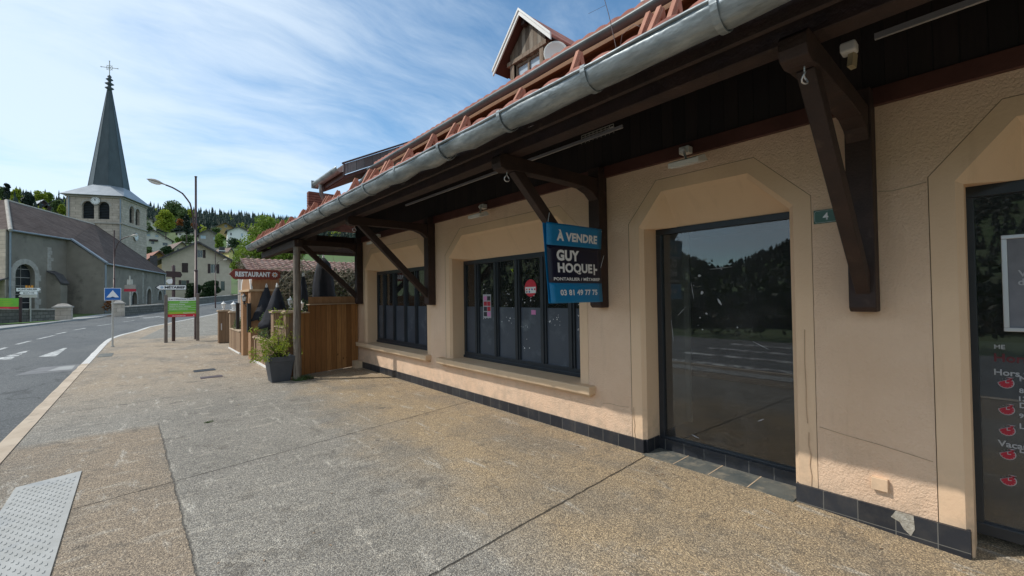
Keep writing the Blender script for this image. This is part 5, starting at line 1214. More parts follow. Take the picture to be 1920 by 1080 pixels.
# far direction signs on the church side
q = onT(57, 604); SP = thing('direction_post', 'grey pole with three arrow signs and an orange road number by the church', 'direction sign', q)
Zq = (q-CAM).dot(FW); U_ = RT.copy(); U_.z = 0; U_.normalize(); N_ = V((U_.y, -U_.x, 0))
def fq(px, py): return onD(px, py, Zq)-q
mb = MB(); mb.tube([(0, 0, 0), fq(57, 536)*1.0], .05, 8); mb.build('pole', M['polegrey'], SP)
for (x0, x1, y0, y1, tipr, tx, mt) in ((33.5, 78, 540, 546.3, 1, 'PONTARLIER', 'signwhite'), (38.5, 72, 546.9, 552.3, 0, 'MOUTHE', 'signwhite'), (37, 72, 553, 558, 0, '', 'polegrey')):
    zm = (y0+y1)/2
    ol = [(x0, y0), (x1-4, y0), (x1, zm), (x1-4, y1), (x0, y1)] if tipr else [(x0+4, y0), (x1, y0), (x1, y1), (x0+4, y1), (x0, zm)]
    mb = MB(); mb.prism([fq(*a_)+N_*.06 for a_ in ol], N_*.05); mb.build('arrow_sign', M[mt], SP)
    if tx: o_ = fq(x0+(3 if tipr else 8), y1-1.6)+N_*.115; text(tx, M['darkletter'], SP, o_, U_, (0, 0, 1), width=(fq(x1-5, y1)-fq(x0+(3 if tipr else 8), y1)).length, height=(y1-y0-3)*Zq/F, bold=.03, depth=0.)
mb = MB(); mb.prism([fq(*a_)+N_*.06 for a_ in ((50.5, 535.2), (64, 535.2), (64, 539.6), (50.5, 539.6))], N_*.05); mb.build('road_number', M['yellow'], SP)
text('D 9', M['darkletter'], SP, fq(54, 538.8)+N_*.115, U_, (0, 0, 1), height=.17, depth=0., bold=.03)
q2 = onT(18, 606); Zq = (q2-CAM).dot(FW); GB = thing('information_board', 'far green and red directory board by the churchyard wall at the left edge', 'information board', q2)
def fq2(px, py, o_=0.): return onD(px, py, Zq)-q2+N_*o_
mb = MB(); mb.prism([fq2(*a_) for a_ in ((-4, 559), (37, 559), (37, 575), (-4, 575))], N_*.06); mb.build('green_panel', M['green'], GB)
mb = MB(); mb.prism([fq2(*a_) for a_ in ((-4, 575.2), (37, 575.2), (37, 579), (-4, 579))], N_*.06); mb.build('red_panel', M['red'], GB)
mb = MB()
for i in range(4): mb.prism([fq2(*a_, .064) for a_ in ((0, 561+i*3.5), (26-4*(i % 2), 561+i*3.5), (26-4*(i % 2), 561.9+i*3.5), (0, 561.9+i*3.5))], N_*.004)
mb.build('text_rows', M['lime'], GB)
for xx in (38.5, -6): mb = MB(); a_ = fq2(xx, 557); mb.box((a_.x-.08, a_.y-.08, -.3), (a_.x+.08, a_.y+.08, a_.z)); mb.build('post', M['shutter'], GB)
# bus-stop style pole by the church
q = onT(244.5, 590); Zq = (q-CAM).dot(FW); BS = thing('stop_pole', 'pale pole with a grey and red banner panel beside the churchyard wall', 'sign', q)
f3 = lambda px, py, o_=0.: onD(px, py, Zq)-q+N_*o_
mb = MB(); mb.tube([(0, 0, 0), f3(243.5, 517)], .06, 8); mb.build('pole', M['polegrey'], BS)
mb = MB(); mb.prism([f3(*a_) for a_ in ((234.5, 534), (255, 534), (255, 541.5), (234.5, 541.5))], N_*.07); mb.build('panel', M['greyrender'], BS)
mb = MB(); mb.prism([f3(*a_, .01) for a_ in ((233.5, 541.7), (255.5, 541.7), (255.5, 546.5), (233.5, 546.5))], N_*.07); mb.build('red_panel', M['crimson'], BS)
mb = MB(); mb.prism([f3(*a_, -.02) for a_ in ((238.5, 524), (249, 524), (249, 533.5), (238.5, 533.5))], N_*.05); mb.build('upper_panel', M['polegrey'], BS)
q = onT(48, 603.5); shrub('red_flowers', 'clump of red flowers at the foot of the churchyard wall', q+V((0, -.1, 0)), (.5, .3), .8, 420, .07, leafmat('red_petals', (.28, .01, .03), (.5, .03, .06), .2), 8, 'flowers')

# ------------------------------------------------------------------ churchyard walls
def stonewall(label, pts, th, piers=(), hpx=None):
    Wt = thing('stone_wall', label, 'wall', pts[0][0]); o_ = V(pts[0][0]); mb = MB(); cp = MB()
    for (a, ha), (b, hb_) in zip(pts, pts[1:]):
        a, b = V(a), V(b); n_ = (b-a).cross(V((0, 0, 1))).normalized()*th
        vs = [a+V((0, 0, -.4)), b+V((0, 0, -.4)), b+V((0, 0, hb_)), a+V((0, 0, ha))]; vs = [p-o_ for p in vs]; mb.add(vs+[p-n_ for p in vs], [(0, 1, 2, 3), (4, 7, 6, 5), (0, 3, 7, 4), (1, 5, 6, 2), (3, 2, 6, 7)])
        cp.bar(a-o_-n_*.5+V((0, 0, ha+.05)), b-o_-n_*.5+V((0, 0, hb_+.05)), th+.14, .11)
    mb.build('masonry', M['drystone'], Wt); cp.build('coping', M['stonetrim'], Wt)
    for c_, w_, h_ in piers:
        mb = MB(); c_ = V(c_)-o_; mb.box((c_.x-w_/2, c_.y-w_/2, c_.z-.4), (c_.x+w_/2, c_.y+w_/2, c_.z+h_)); mb.build('pier', M['ashlar'], Wt)
        mb = MB(); mb.box((c_.x-w_/2-.08, c_.y-w_/2-.08, c_.z+h_), (c_.x+w_/2+.08, c_.y+w_/2+.08, c_.z+h_+.12)); mb.lathe([(w_*.7, 0), (w_*.35, .22), (0, .26)], (c_.x, c_.y, c_.z+h_+.12), 4, True); mb.build('pier_cap', M['stonetrim'], Wt)
def hgt(px, ytop, p): Zp = (p-CAM).dot(FW); return onD(px, ytop, Zp).z-p.z
a = onT(-60, 612); b = onT(0, 607); c = onT(103, 601.5); e = onT(112, 600.5)
stonewall('low rubble churchyard wall at the left, ending in a squat stone pier', [(a, hgt(-60, 581, a)), (b, hgt(0, 581, b)), (c, hgt(103, 581, c))], .45, [(e+V((.15, .5, 0)), 1.15, hgt(112, 577, e))])
a = onT(222, 592.5); b = onT(308, 583)
stonewall('churchyard wall right of the blue sign, starting at a stone pier', [(a+V((.3, .3, 0)), hgt(225, 577, a)), (b, hgt(308, 571, b))], .45, [(a+V((0, .4, 0)), 1.0, hgt(222, 570, a))])
a = onT(312, 583); b = onT(344, 576); c = onT(446, 562); e = V((24, 118, zT(24, 118)))
stonewall('long low roadside wall in front of the cream gabled house', [(a, hgt(308, 572, a)), (b, hgt(344, 562, b)), (c, hgt(446, 553, c)), (e, 1.0)], .4)
q = onT(202, 588); shrub('autumn_shrub', 'small rust coloured shrub at the churchyard entrance', q+V((.3, 2.5, 0)), (.9, .9), 1.9, 500, .12, M['leafG'], 9)

# ------------------------------------------------------------------ church
CR_ = thing('church', 'grey village church with brown tiled roof, stone bell tower and slate grey spire', 'church', (-4, 84, 0))
BC = lambda mb, n, m_, p=CR_, **k: mb.build(n, m_, p, world=True, **k)
def AT(px, py, Z): return onD(px, py, Z)
P1 = AT(195, 492, 51); P2_ = AT(308, 513, 73); P2_.z = P1.z = (P1.z+P2_.z)/2
dn = (P2_-P1); dn.z = 0; Ln = dn.length; dn.normalize(); pn = V((-dn.y, dn.x, 0))       # pn points left (away from the road side)
EZ = P1.z
C1 = AT(125, 443, 50.5); C1.z = 9.15
C2 = AT(12, 427, 43.3); C2.z = 9.15
RZ = 13.6
RA = AT(12, 371, 50.0); RB = AT(176, 420, 66.5)                       # ridge ends
RA.z = RB.z = RZ
C3 = AT(-70, 432, 44.5); C3.z = 9.15; C4 = C3+V((-6, 6, 0))
def wallq(mb, a, b, za, zb, base=-.5): mb.add([(a.x, a.y, base), (b.x, b.y, base), (b.x, b.y, zb), (a.x, a.y, za)], [(0, 1, 2, 3)])
# choir wall with the big arched window
def arch(x0, x1, z0, zs, n=10):
    c_ = (x0+x1)/2; r_ = (x1-x0)/2; return [(x0, z0), (x1, z0)]+[(c_+r_*cos(pi*i/n), zs+r_*sin(pi*i/n)) for i in range(n+1)]
cw = C1-C2; cw.z = 0; Lc = cw.length; cw.normalize(); cn = V((cw.y, -cw.x, 0))           # cn points to the viewer
def alongC(px): r = ray(px, 560); d_ = V((r.x, r.y)); A2 = V((C2.x, C2.y)); # intersect view ray with wall line in plan
def along(Pa, dv, px):
    r = ray(px, 540); den = r.x*dv.y-r.y*dv.x; t_ = (Pa.x*dv.y-Pa.y*dv.x)/den; h_ = V((r.x*t_, r.y*t_, 0)); return (h_-V((Pa.x, Pa.y, 0))).dot(dv)
def zat(Pa, dv, s_, px, py): h_ = V((Pa.x, Pa.y, CH))+dv*s_; Zd = (h_-CAM).dot(FW); return onD(px, py, Zd).z
sa, sb = along(C2, cw, 28), along(C2, cw, 65); zb_, zt_ = zat(C2, cw, sa, 28, 584), zat(C2, cw, (sa+sb)/2, 46, 495)
wn = arch(sa, sb, zb_, zt_-(sb-sa)/2)
mb = MB(); mb.panel((C2.x, C2.y, 0), cw, (0, 0, 1), [(0, -.5), (Lc, -.5), (Lc, 9.15), (0, 9.15)], [wn], .45, -cn)
wallq(mb, C3, C2, 9.15, 9.15); wallq(mb, C4, C3, 9.15, 9.15)
# gable return between choir and aisle, with raked top
wallq(mb, C1, P1, 9.15, EZ)
# long aisle wall with small arched windows
hl = []
for (x0, x1, y0, y1) in ((247, 257, 571, 547), (275.5, 283.5, 571, 541), (296.5, 303.5, 563, 545)):
    s0, s1 = along(P1, dn, x0), along(P1, dn, x1); z0, z1 = zat(P1, dn, s0, x0, y0), zat(P1, dn, s0, x0, y1); hl.append(arch(s0, s1, z0, z1-(s1-s0)/2, 8))
rn_ = V((dn.y, -dn.x, 0)); mb.panel((P1.x, P1.y, 0), dn, (0, 0, 1), [(0, -.5), (Ln, -.5), (Ln, EZ), (0, EZ)], hl, .4, -rn_)
P3 = P2_+pn*12; wallq(mb, P2_, P3, EZ, EZ)
BC(mb, 'wall', M['render'], fix=False)
# stone dressings: window surrounds, quoins, gutter pipes
mb = MB(); c_ = [(x, z) for x, z in wn]
def P_(s_, z, o_=0.): return V((C2.x, C2.y, 0))+cw*s_+V((0, 0, z))+cn*o_
def surround(Pf, pts, wd, o0, name='stone_surround', steps=True):
    mb = MB(); k_ = len(pts); cx = (pts[0][0]+pts[1][0])/2; r_ = abs(pts[1][0]-pts[0][0])/2; zs = pts[2][1]
    side = [(pts[1][0], z) for z in [pts[0][1]+(zs-pts[0][1])*i/6 for i in range(7)]]
    rr = random.Random(3)
    for i in range(6):
        for sg in (-1, 1):
            x = cx+sg*r_; w_ = wd*(1.35 if (i % 2) == (sg > 0) else .85); z0, z1 = side[i][1], side[i+1][1]-.015
            q_ = [(x, z0), (x+sg*w_, z0), (x+sg*w_, z1), (x, z1)]; mb.prism([Pf(a_, b_, o0) for a_, b_ in q_], Pf(0, 0, .04)-Pf(0, 0, 0))
    for i in range(2, k_-1):
        (a0_, b0_), (a1_, b1_) = pts[i], pts[i+1]; f_ = (r_+wd)/r_; q_ = [(a0_, b0_), (cx+(a0_-cx)*f_, zs+(b0_-zs)*f_), (cx+(a1_-cx)*f_, zs+(b1_-zs)*f_), (a1_, b1_)]
        mb.prism([Pf(a_, b_, o0) for a_, b_ in q_], Pf(0, 0, .04)-Pf(0, 0, 0))
    return BC(mb, name, M['stonetrim'])
surround(P_, wn, .55, 0)
mb = MB(); mb.prism([P_(a_, b_, -.44) for a_, b_ in wn], cn*.02); gw = BC(mb, 'window', M['winglass'])
mb = MB()
for i in range(1, 6): zz = zb_+(zt_-zb_)*i/5.6; mb.bar(P_(sa+.1, zz, -.40), P_(sb-.1, zz, -.40), .05, .07)
for f_ in (.5,): mb.bar(P_(sa+(sb-sa)*f_, zb_, -.40), P_(sa+(sb-sa)*f_, zt_-.2, -.40), .04, .04)
mb.bar(P_(sa-.3, zb_-.12, .05), P_(sb+.3, zb_-.12, .05), .3, .2); BC(mb, 'glazing_bars', M['greyrender'], gw)
def Pn(s_, z, o_=0.): return V((P1.x, P1.y, 0))+dn*s_+V((0, 0, z))+rn_*o_
for h_ in hl:
    surround(Pn, h_, .38, 0); mb = MB(); mb.prism([Pn(a_, b_, -.38) for a_, b_ in h_], rn_*.02); BC(mb, 'window', M['winglass'])
mb = MB(); rr = random.Random(5)
def quoins(Pf, s_, z0, z1, sg, base=.42):
    z = z0
    while z < z1: h_ = rr.uniform(.3, .45); w_ = rr.uniform(.4, .75)*base/.42; mb.prism([Pf(s_, z, 0), Pf(s_+sg*w_, z, 0), Pf(s_+sg*w_, z+h_-.02, 0), Pf(s_, z+h_-.02, 0)], Pf(0, 0, .035)-Pf(0, 0, 0)); z += h_
quoins(Pn, .03, .3, EZ-.3, 1, .3); quoins(Pn, Ln-.03, .6, EZ-.3, -1, .3); quoins(Pn, Ln*.55, 1.3, EZ-.8, 1, .25)
# weathered stone strip and stepped buttress on the choir
sB = along(C2, cw, 88); quoins(P_, sB, 4.9, 7.6, 1, .45)
BC(mb, 'quoins', M['stonetrim'])
mb = MB(); wl_ = V((C3.x, C3.y, 0)); dd_ = (C2-C3); dd_.z = 0; Ld = dd_.length; dd_.normalize(); nn_ = V((dd_.y, -dd_.x, 0))
mb.prism([wl_+V((0, 0, -.5))+nn_*.02, wl_+dd_*Ld+V((0, 0, -.5))+nn_*.02, wl_+dd_*Ld+V((0, 0, 9.1))+nn_*.02, wl_+V((0, 0, 9.1))+nn_*.02], nn_*.05); BC(mb, 'ashlar_facing', M['ashlar'])
mb = MB(); s0, s1 = along(C2, cw, 88), along(C2, cw, 104)
mb.prism([P_(s0, -.5, 0), P_(s0, -.5, 1.3), P_(s0, 3.6, 1.3), P_(s0, 4.6, .7), P_(s0, 5.0, 0)], cw*.9); BC(mb, 'buttress', M['render'])
mb = MB(); mb.prism([P_(s0-.08, 3.6, 1.38), P_(s0-.08, 4.62, .76), P_(s0-.08, 5.04, 0), P_(s0-.08, 5.2, 0), P_(s0-.08, 4.78, .82), P_(s0-.08, 3.75, 1.46)], cw*1.06); BC(mb, 'buttress_cap', M['darkroof'])
for q_ in ((P_(.25, 0, .12), P_(.25, 8.9, .12)), (Pn(.1, .3, .12), Pn(.1, EZ-.2, .12)), (Pn(Ln-.1, .8, .12), Pn(Ln-.1, EZ-.1, .12))): mb = MB(); mb.tube(q_, .09, 8); BC(mb, 'downpipe', M['zincroof'])
# small annex roof at the left edge
mb = MB(); a_ = P_(.2, 4.1, .1); mb.prism([a_, a_-dd_*7+nn_*0, a_-dd_*7+nn_*3+V((0, 0, -1.2)), a_+nn_*3+V((0, 0, -1.2))], (0, 0, .15)); BC(mb, 'annex_roof', M['darkroof'])
# roofs
def m_roofc():
    mt, t, p = base_mat('church_roof_tiles'); o = coords(t); x, y, z = t.sep(o)
    wv = t.a('ShaderNodeMath', operation='FRACT', i_0=t.math('DIVIDE', z, .24)).outputs[0]
    n_ = t.noise(o, .9, 7, .65); c_ = t.mix(t.step(n_, .35, .65), (.075, .052, .045), (.135, .10, .088)); c_ = t.mix(t.step(t.noise(t.map(o, (1, 1, 3)), 3, 6, .7), .55, .75), c_, (.18, .14, .125))
    c_ = t.mix(t.math('MULTIPLY', t.step(wv, .78, .95), .75), c_, (.02, .015, .014)); setc(t, p, 'Base Color', c_); p.inputs['Roughness'].default_value = .9; p.inputs['Specular IOR Level'].default_value = .2
    bump(t, p, wv, .8, .05); return mt
mr = m_roofc()
ov = .35
def drop(P_e, z, out): return V((P_e.x, P_e.y, z))+out
eP1 = V((P1.x, P1.y, EZ-.15))+rn_*ov-dn*.2; eP2 = V((P2_.x, P2_.y, EZ-.15))+rn_*ov+dn*.3; eC1 = V((C1.x, C1.y, 9.0))+cn*ov+rn_*.1; eC2 = V((C2.x, C2.y, 9.0))+cn*ov; eC3 = V((C3.x, C3.y, 9.0))+nn_*ov; eP3 = V((P3.x, P3.y, EZ-.15))+dn*.3
mb = MB()
RBx = AT(183, 420, 66.5); RBx.z = RZ
mb.add([eP1, eP2, RB, eC1], [(0, 1, 2, 3)]); mb.add([eC1, RB, RA, eC2], [(0, 1, 2, 3)]); mb.add([eC2, RA, eC3], [(0, 1, 2)]); mb.add([eP2, eP3, RB], [(0, 1, 2)])
C5 = C4+V((0, 0, 0)); mb.add([eC3, RA, RA+V((-9, 4, 0)), C4], [(0, 1, 2, 3)]); mb.add([RA, RB, eP3, RA+V((-9, 9, -6))], [(0, 1, 2, 3)])
o = BC(mb, 'nave_roof', mr, fix=False); md = o.modifiers.new('s', 'SOLIDIFY'); md.thickness = .14; md.offset = 0
mb = MB(); mb.tube([RA, RB], .17, 8); mb.tube([RA, eC2], .17, 8); BC(mb, 'ridge_tiles', M['stonetrim'])
mb = MB(); mb.tube([RB, eP2], .15, 8); BC(mb, 'ridge_tiles', mr)
mb = MB(); mb.bar(eC1+V((0, 0, .10)), eP1+V((0, 0, .10)), .35, .16); mb.tube([eC2, eC1], .10, 8); mb.tube([eP1, eP2], .10, 8); BC(mb, 'gutter', M['zincroof'])
p_ = AT(288, 497, 74); mb = MB(); mb.box((p_.x-.5, p_.y-.5, 4), (p_.x+.5, p_.y+.5, p_.z+1.6)); BC(mb, 'chimney', M['darkroof'])
# tower, in its own axes
tc = AT(228, 368, 70); ez = tc.z; ang = atan2(-.383, .922)
TW = thing('x', None, None, (0, 0, 0)); bpy.data.objects.remove(TW)
ex = V((cos(ang), sin(ang), 0)); ey = V((-sin(ang), cos(ang), 0)); ta, tb = 7.1, 8.2; T0 = V((tc.x, tc.y, 0))
def PF(s_, z, o_=0.): return T0-ex*ta+ex*s_+V((0, 0, z))-ey*o_          # front face, s from left
def PS_(s_, z, o_=0.): return T0+ey*s_+V((0, 0, z))+ex*o_             # side face, s from the near corner
def sF(px): return along(T0-ex*ta, ex, px)
def sS(px): return along(T0, ey, px)
def zF(px, py): return zat(T0-ex*ta, ex, sF(px), px, py)
def zS(px, py): return zat(T0, ey, sS(px), px, py)
fh = []; 
for x0, x1, y0, y1 in ((153.5, 176, 409, 376), (183.5, 205, 410, 377.5)): s0, s1 = sF(x0), sF(x1); z0, z1 = zF(x0, y0), zF((x0+x1)/2, y1); fh.append(arch(s0, s1, z0, z1-(s1-s0)/2))
sh = []
for x0, x1, y0, y1 in ((242.5, 251, 417, 386), (254, 261.5, 421, 391)): s0, s1 = sS(x0), sS(x1); z0, z1 = zS(x0, y0), zS((x0+x1)/2, y1); sh.append(arch(s0, s1, z0, z1-(s1-s0)/2))
mb = MB(); mb.panel(T0-ex*ta, ex, (0, 0, 1), [(0, -1), (ta, -1), (ta, ez), (0, ez)], fh, .45, ey); mb.panel(T0, ey, (0, 0, 1), [(0, -1), (tb, -1), (tb, ez), (0, ez)], sh, .45, -ex)
mb.add([T0-ex*ta, T0-ex*ta+ey*tb, T0-ex*ta+ey*tb+V((0, 0, ez)), T0-ex*ta+V((0, 0, ez))], [(0, 1, 2, 3)]); mb.add([T0-ex*ta+ey*tb, T0+ey*tb, T0+ey*tb+V((0, 0, ez)), T0-ex*ta+ey*tb+V((0, 0, ez))], [(0, 1, 2, 3)])
TWo = BC(mb, 'bell_tower', M['ashlar'], fix=False)
for Pf, hs in ((PF, fh), (PS_, sh)):
    for h_ in hs:
        mb = MB(); mb.prism([Pf(a_, b_, -.43) for a_, b_ in h_], (Pf(0, 0, .02)-Pf(0, 0, 0))); lo = BC(mb, 'belfry_opening', M['black'], TWo)
        z0, z1 = h_[0][1], h_[2][1]+(h_[1][0]-h_[0][0])/2; zz = z0+.1; x0, x1 = h_[0][0], h_[1][0]; cx = (x0+x1)/2; r_ = (x1-x0)/2; zs = h_[2][1]; mb = MB()
        while zz < z1-.15:
            hw_ = r_ if zz < zs else sqrt(max(0, r_*r_-(zz-zs)**2))
            if hw_ > .1: mb.prism([Pf(cx-hw_, zz, -.28), Pf(cx-hw_, zz+.12, -.40), Pf(cx-hw_, zz+.15, -.40), Pf(cx-hw_, zz+.03, -.26)], Pf(2*hw_, 0, 0)-Pf(0, 0, 0))
            zz += .26
        BC(mb, 'louvres', M['darkmetal'], TWo)
        k_ = len(h_); mb = MB(); f_ = (r_+.28)/r_
        for i in range(2, k_-1):
            (a0_, b0_), (a1_, b1_) = h_[i], h_[i+1]; mb.prism([Pf(a0_, b0_, 0), Pf(cx+(a0_-cx)*f_, zs+(b0_-zs)*f_, 0), Pf(cx+(a1_-cx)*f_, zs+(b1_-zs)*f_, 0), Pf(a1_, b1_, 0)], Pf(0, 0, .05)-Pf(0, 0, 0))
        BC(mb, 'arch_stones', M['stonetrim'], TWo)
for zc_, ht in ((ez-.25, .3), (zS(250, 421)-.4, .22)):
    mb = MB(); mb.bar(PF(-.12, zc_, .08), PF(ta+.12, zc_, .08), .25, ht); mb.bar(PS_(-.1, zc_, .08), PS_(tb, zc_, .08), .25, ht); BC(mb, 'string_course', M['stonetrim'], TWo)
def clock(Pf, s_, z, r_, label):
    mb = MB(); n_ = 28; mb.prism([Pf(s_+r_*cos(2*pi*i/n_), z+r_*sin(2*pi*i/n_), .12) for i in range(n_)], Pf(0, 0, .06)-Pf(0, 0, 0)); ck = BC(mb, 'clock_rim', M['greyrender'], TWo)
    mb = MB(); mb.prism([Pf(s_+r_*.9*cos(2*pi*i/n_), z+r_*.9*sin(2*pi*i/n_), .18) for i in range(n_)], Pf(0, 0, .02)-Pf(0, 0, 0)); BC(mb, 'clock_face', M['white'], TWo)
    mb = MB()
    mb.prism([Pf(s_+r_*.60*cos(2*pi*i/n_), z+r_*.60*sin(2*pi*i/n_), .203) for i in range(n_)], Pf(0, 0, .001)-Pf(0, 0, 0)) if False else None
    for i in range(12): a_ = i*pi/6; mb.prism([Pf(s_+r_*q_*cos(a_+e_), z+r_*q_*sin(a_+e_), .205) for q_, e_ in ((.62, -.07), (.84, -.05), (.84, .05), (.62, .07))], Pf(0, 0, .01)-Pf(0, 0, 0))
    for a_, l_ in ((pi/2+.5, .45), (pi/2+.1, .75)): mb.prism([Pf(s_+q_*cos(a_+e_), z+q_*sin(a_+e_), .22) for q_, e_ in ((.05, -1.5), (r_*l_, -.04), (r_*l_, .04), (.05, 1.5))], Pf(0, 0, .01)-Pf(0, 0, 0))
    BC(mb, 'clock_numerals', M['darkletter'], TWo)
clock(PF, sF(179.5), zF(179.5, 376), .66, ''); clock(PS_, sS(253.5), zS(253.5, 444), .72, '')
for q_ in (.35, ta-.12): mb = MB(); mb.tube([PF(q_, 6, .1), PF(q_, ez-.2, .1)], .09, 8); BC(mb, 'tower_downpipe', M['zincroof'], TWo)
# skirt roof, octagonal spire, finial and cross
cc = T0-ex*ta/2+ey*tb/2; oh = .55; sb_ = AT(200, 353, (cc-CAM).dot(FW)).z; tip = AT(203, 167, (cc-CAM).dot(FW)).z
k4 = [cc+ex*sx*(ta/2+oh)+ey*sy*(tb/2+oh)+V((0, 0, ez-.1)) for sx, sy in ((-1, -1), (1, -1), (1, 1), (-1, 1))]
r8 = 2.62; k8 = [cc+ex*r8*cos(pi/8+i*pi/4)+ey*r8*sin(pi/8+i*pi/4)+V((0, 0, sb_)) for i in range(8)]
mb = MB(); b0 = 0; vs = k4+k8
# octagon vertices: 0..7 from +ex turning to +ey
mb.add(vs, [(0, 1, 4+6, 4+5), (1, 2, 4+0, 4+7), (2, 3, 4+2, 4+1), (3, 0, 4+4, 4+3), (1, 4+7, 4+6), (2, 4+1, 4+0), (3, 4+3, 4+2), (0, 4+5, 4+4)])
sk = BC(mb, 'skirt_roof', M['zincroof'], TWo); md = sk.modifiers.new('s', 'SOLIDIFY'); md.thickness = .12; md.offset = 0
mb = MB(); r9 = .30; vs = k8+[cc+ex*r9*cos(pi/8+i*pi/4)+ey*r9*sin(pi/8+i*pi/4)+V((0, 0, tip)) for i in range(8)]
mb.add(vs, [(i, (i+1) % 8, (i+1) % 8+8, i+8) for i in range(8)]); sp_ = BC(mb, 'spire', M['slate'], TWo)
mb = MB(); 
for i in range(8): mb.tube([k8[i], vs[8+i]], .05, 5)
BC(mb, 'spire_hips', M['slate'], TWo)
zt_ = AT(203, 110, (cc-CAM).dot(FW)).z; hz = zt_-tip
mb = MB(); mb.lathe([(.30, 0), (.36, .05), (.30, .25), (.62, .5), (.25, .75), (.22, 1.0), (.62, 1.25), (.24, 1.5), (.2, 1.75), (.5, 2.0), (.18, 2.25), (.3, 2.5), (.1, 2.8), (0, 2.9)], cc+V((0, 0, tip-.05)), 12); BC(mb, 'finial', M['slate'], TWo)
cz = tip+2.8; ch_ = zt_-cz; mb = MB(); mb.tube([cc+V((0, 0, cz-.1)), cc+V((0, 0, zt_))], .06, 8); zc = cz+ch_*.52
mb.tube([cc-ex*1.15+V((0, 0, zc)), cc+ex*1.15+V((0, 0, zc))], .05, 8)
for r_ in (.42,): mb.tube([cc+ex*r_*cos(i*pi/10)+V((0, 0, zc+r_*sin(i*pi/10))) for i in range(21)], .035, 6, False)
for d_ in (V((0, 0, 1)), ex, -ex): 
    b_ = cc+V((0, 0, zc))+d_*(1.15 if d_.z == 0 else ch_*.48); mb.lathe([(0, -.12), (.12, 0), (0, .12)], b_, 8)
for a_ in (pi/4, 3*pi/4, 5*pi/4, 7*pi/4): mb.tube([cc+V((0, 0, zc)), cc+ex*.62*cos(a_)+V((0, 0, zc+.62*sin(a_)))], .025, 5)
BC(mb, 'cross', M['polegrey'], TWo)

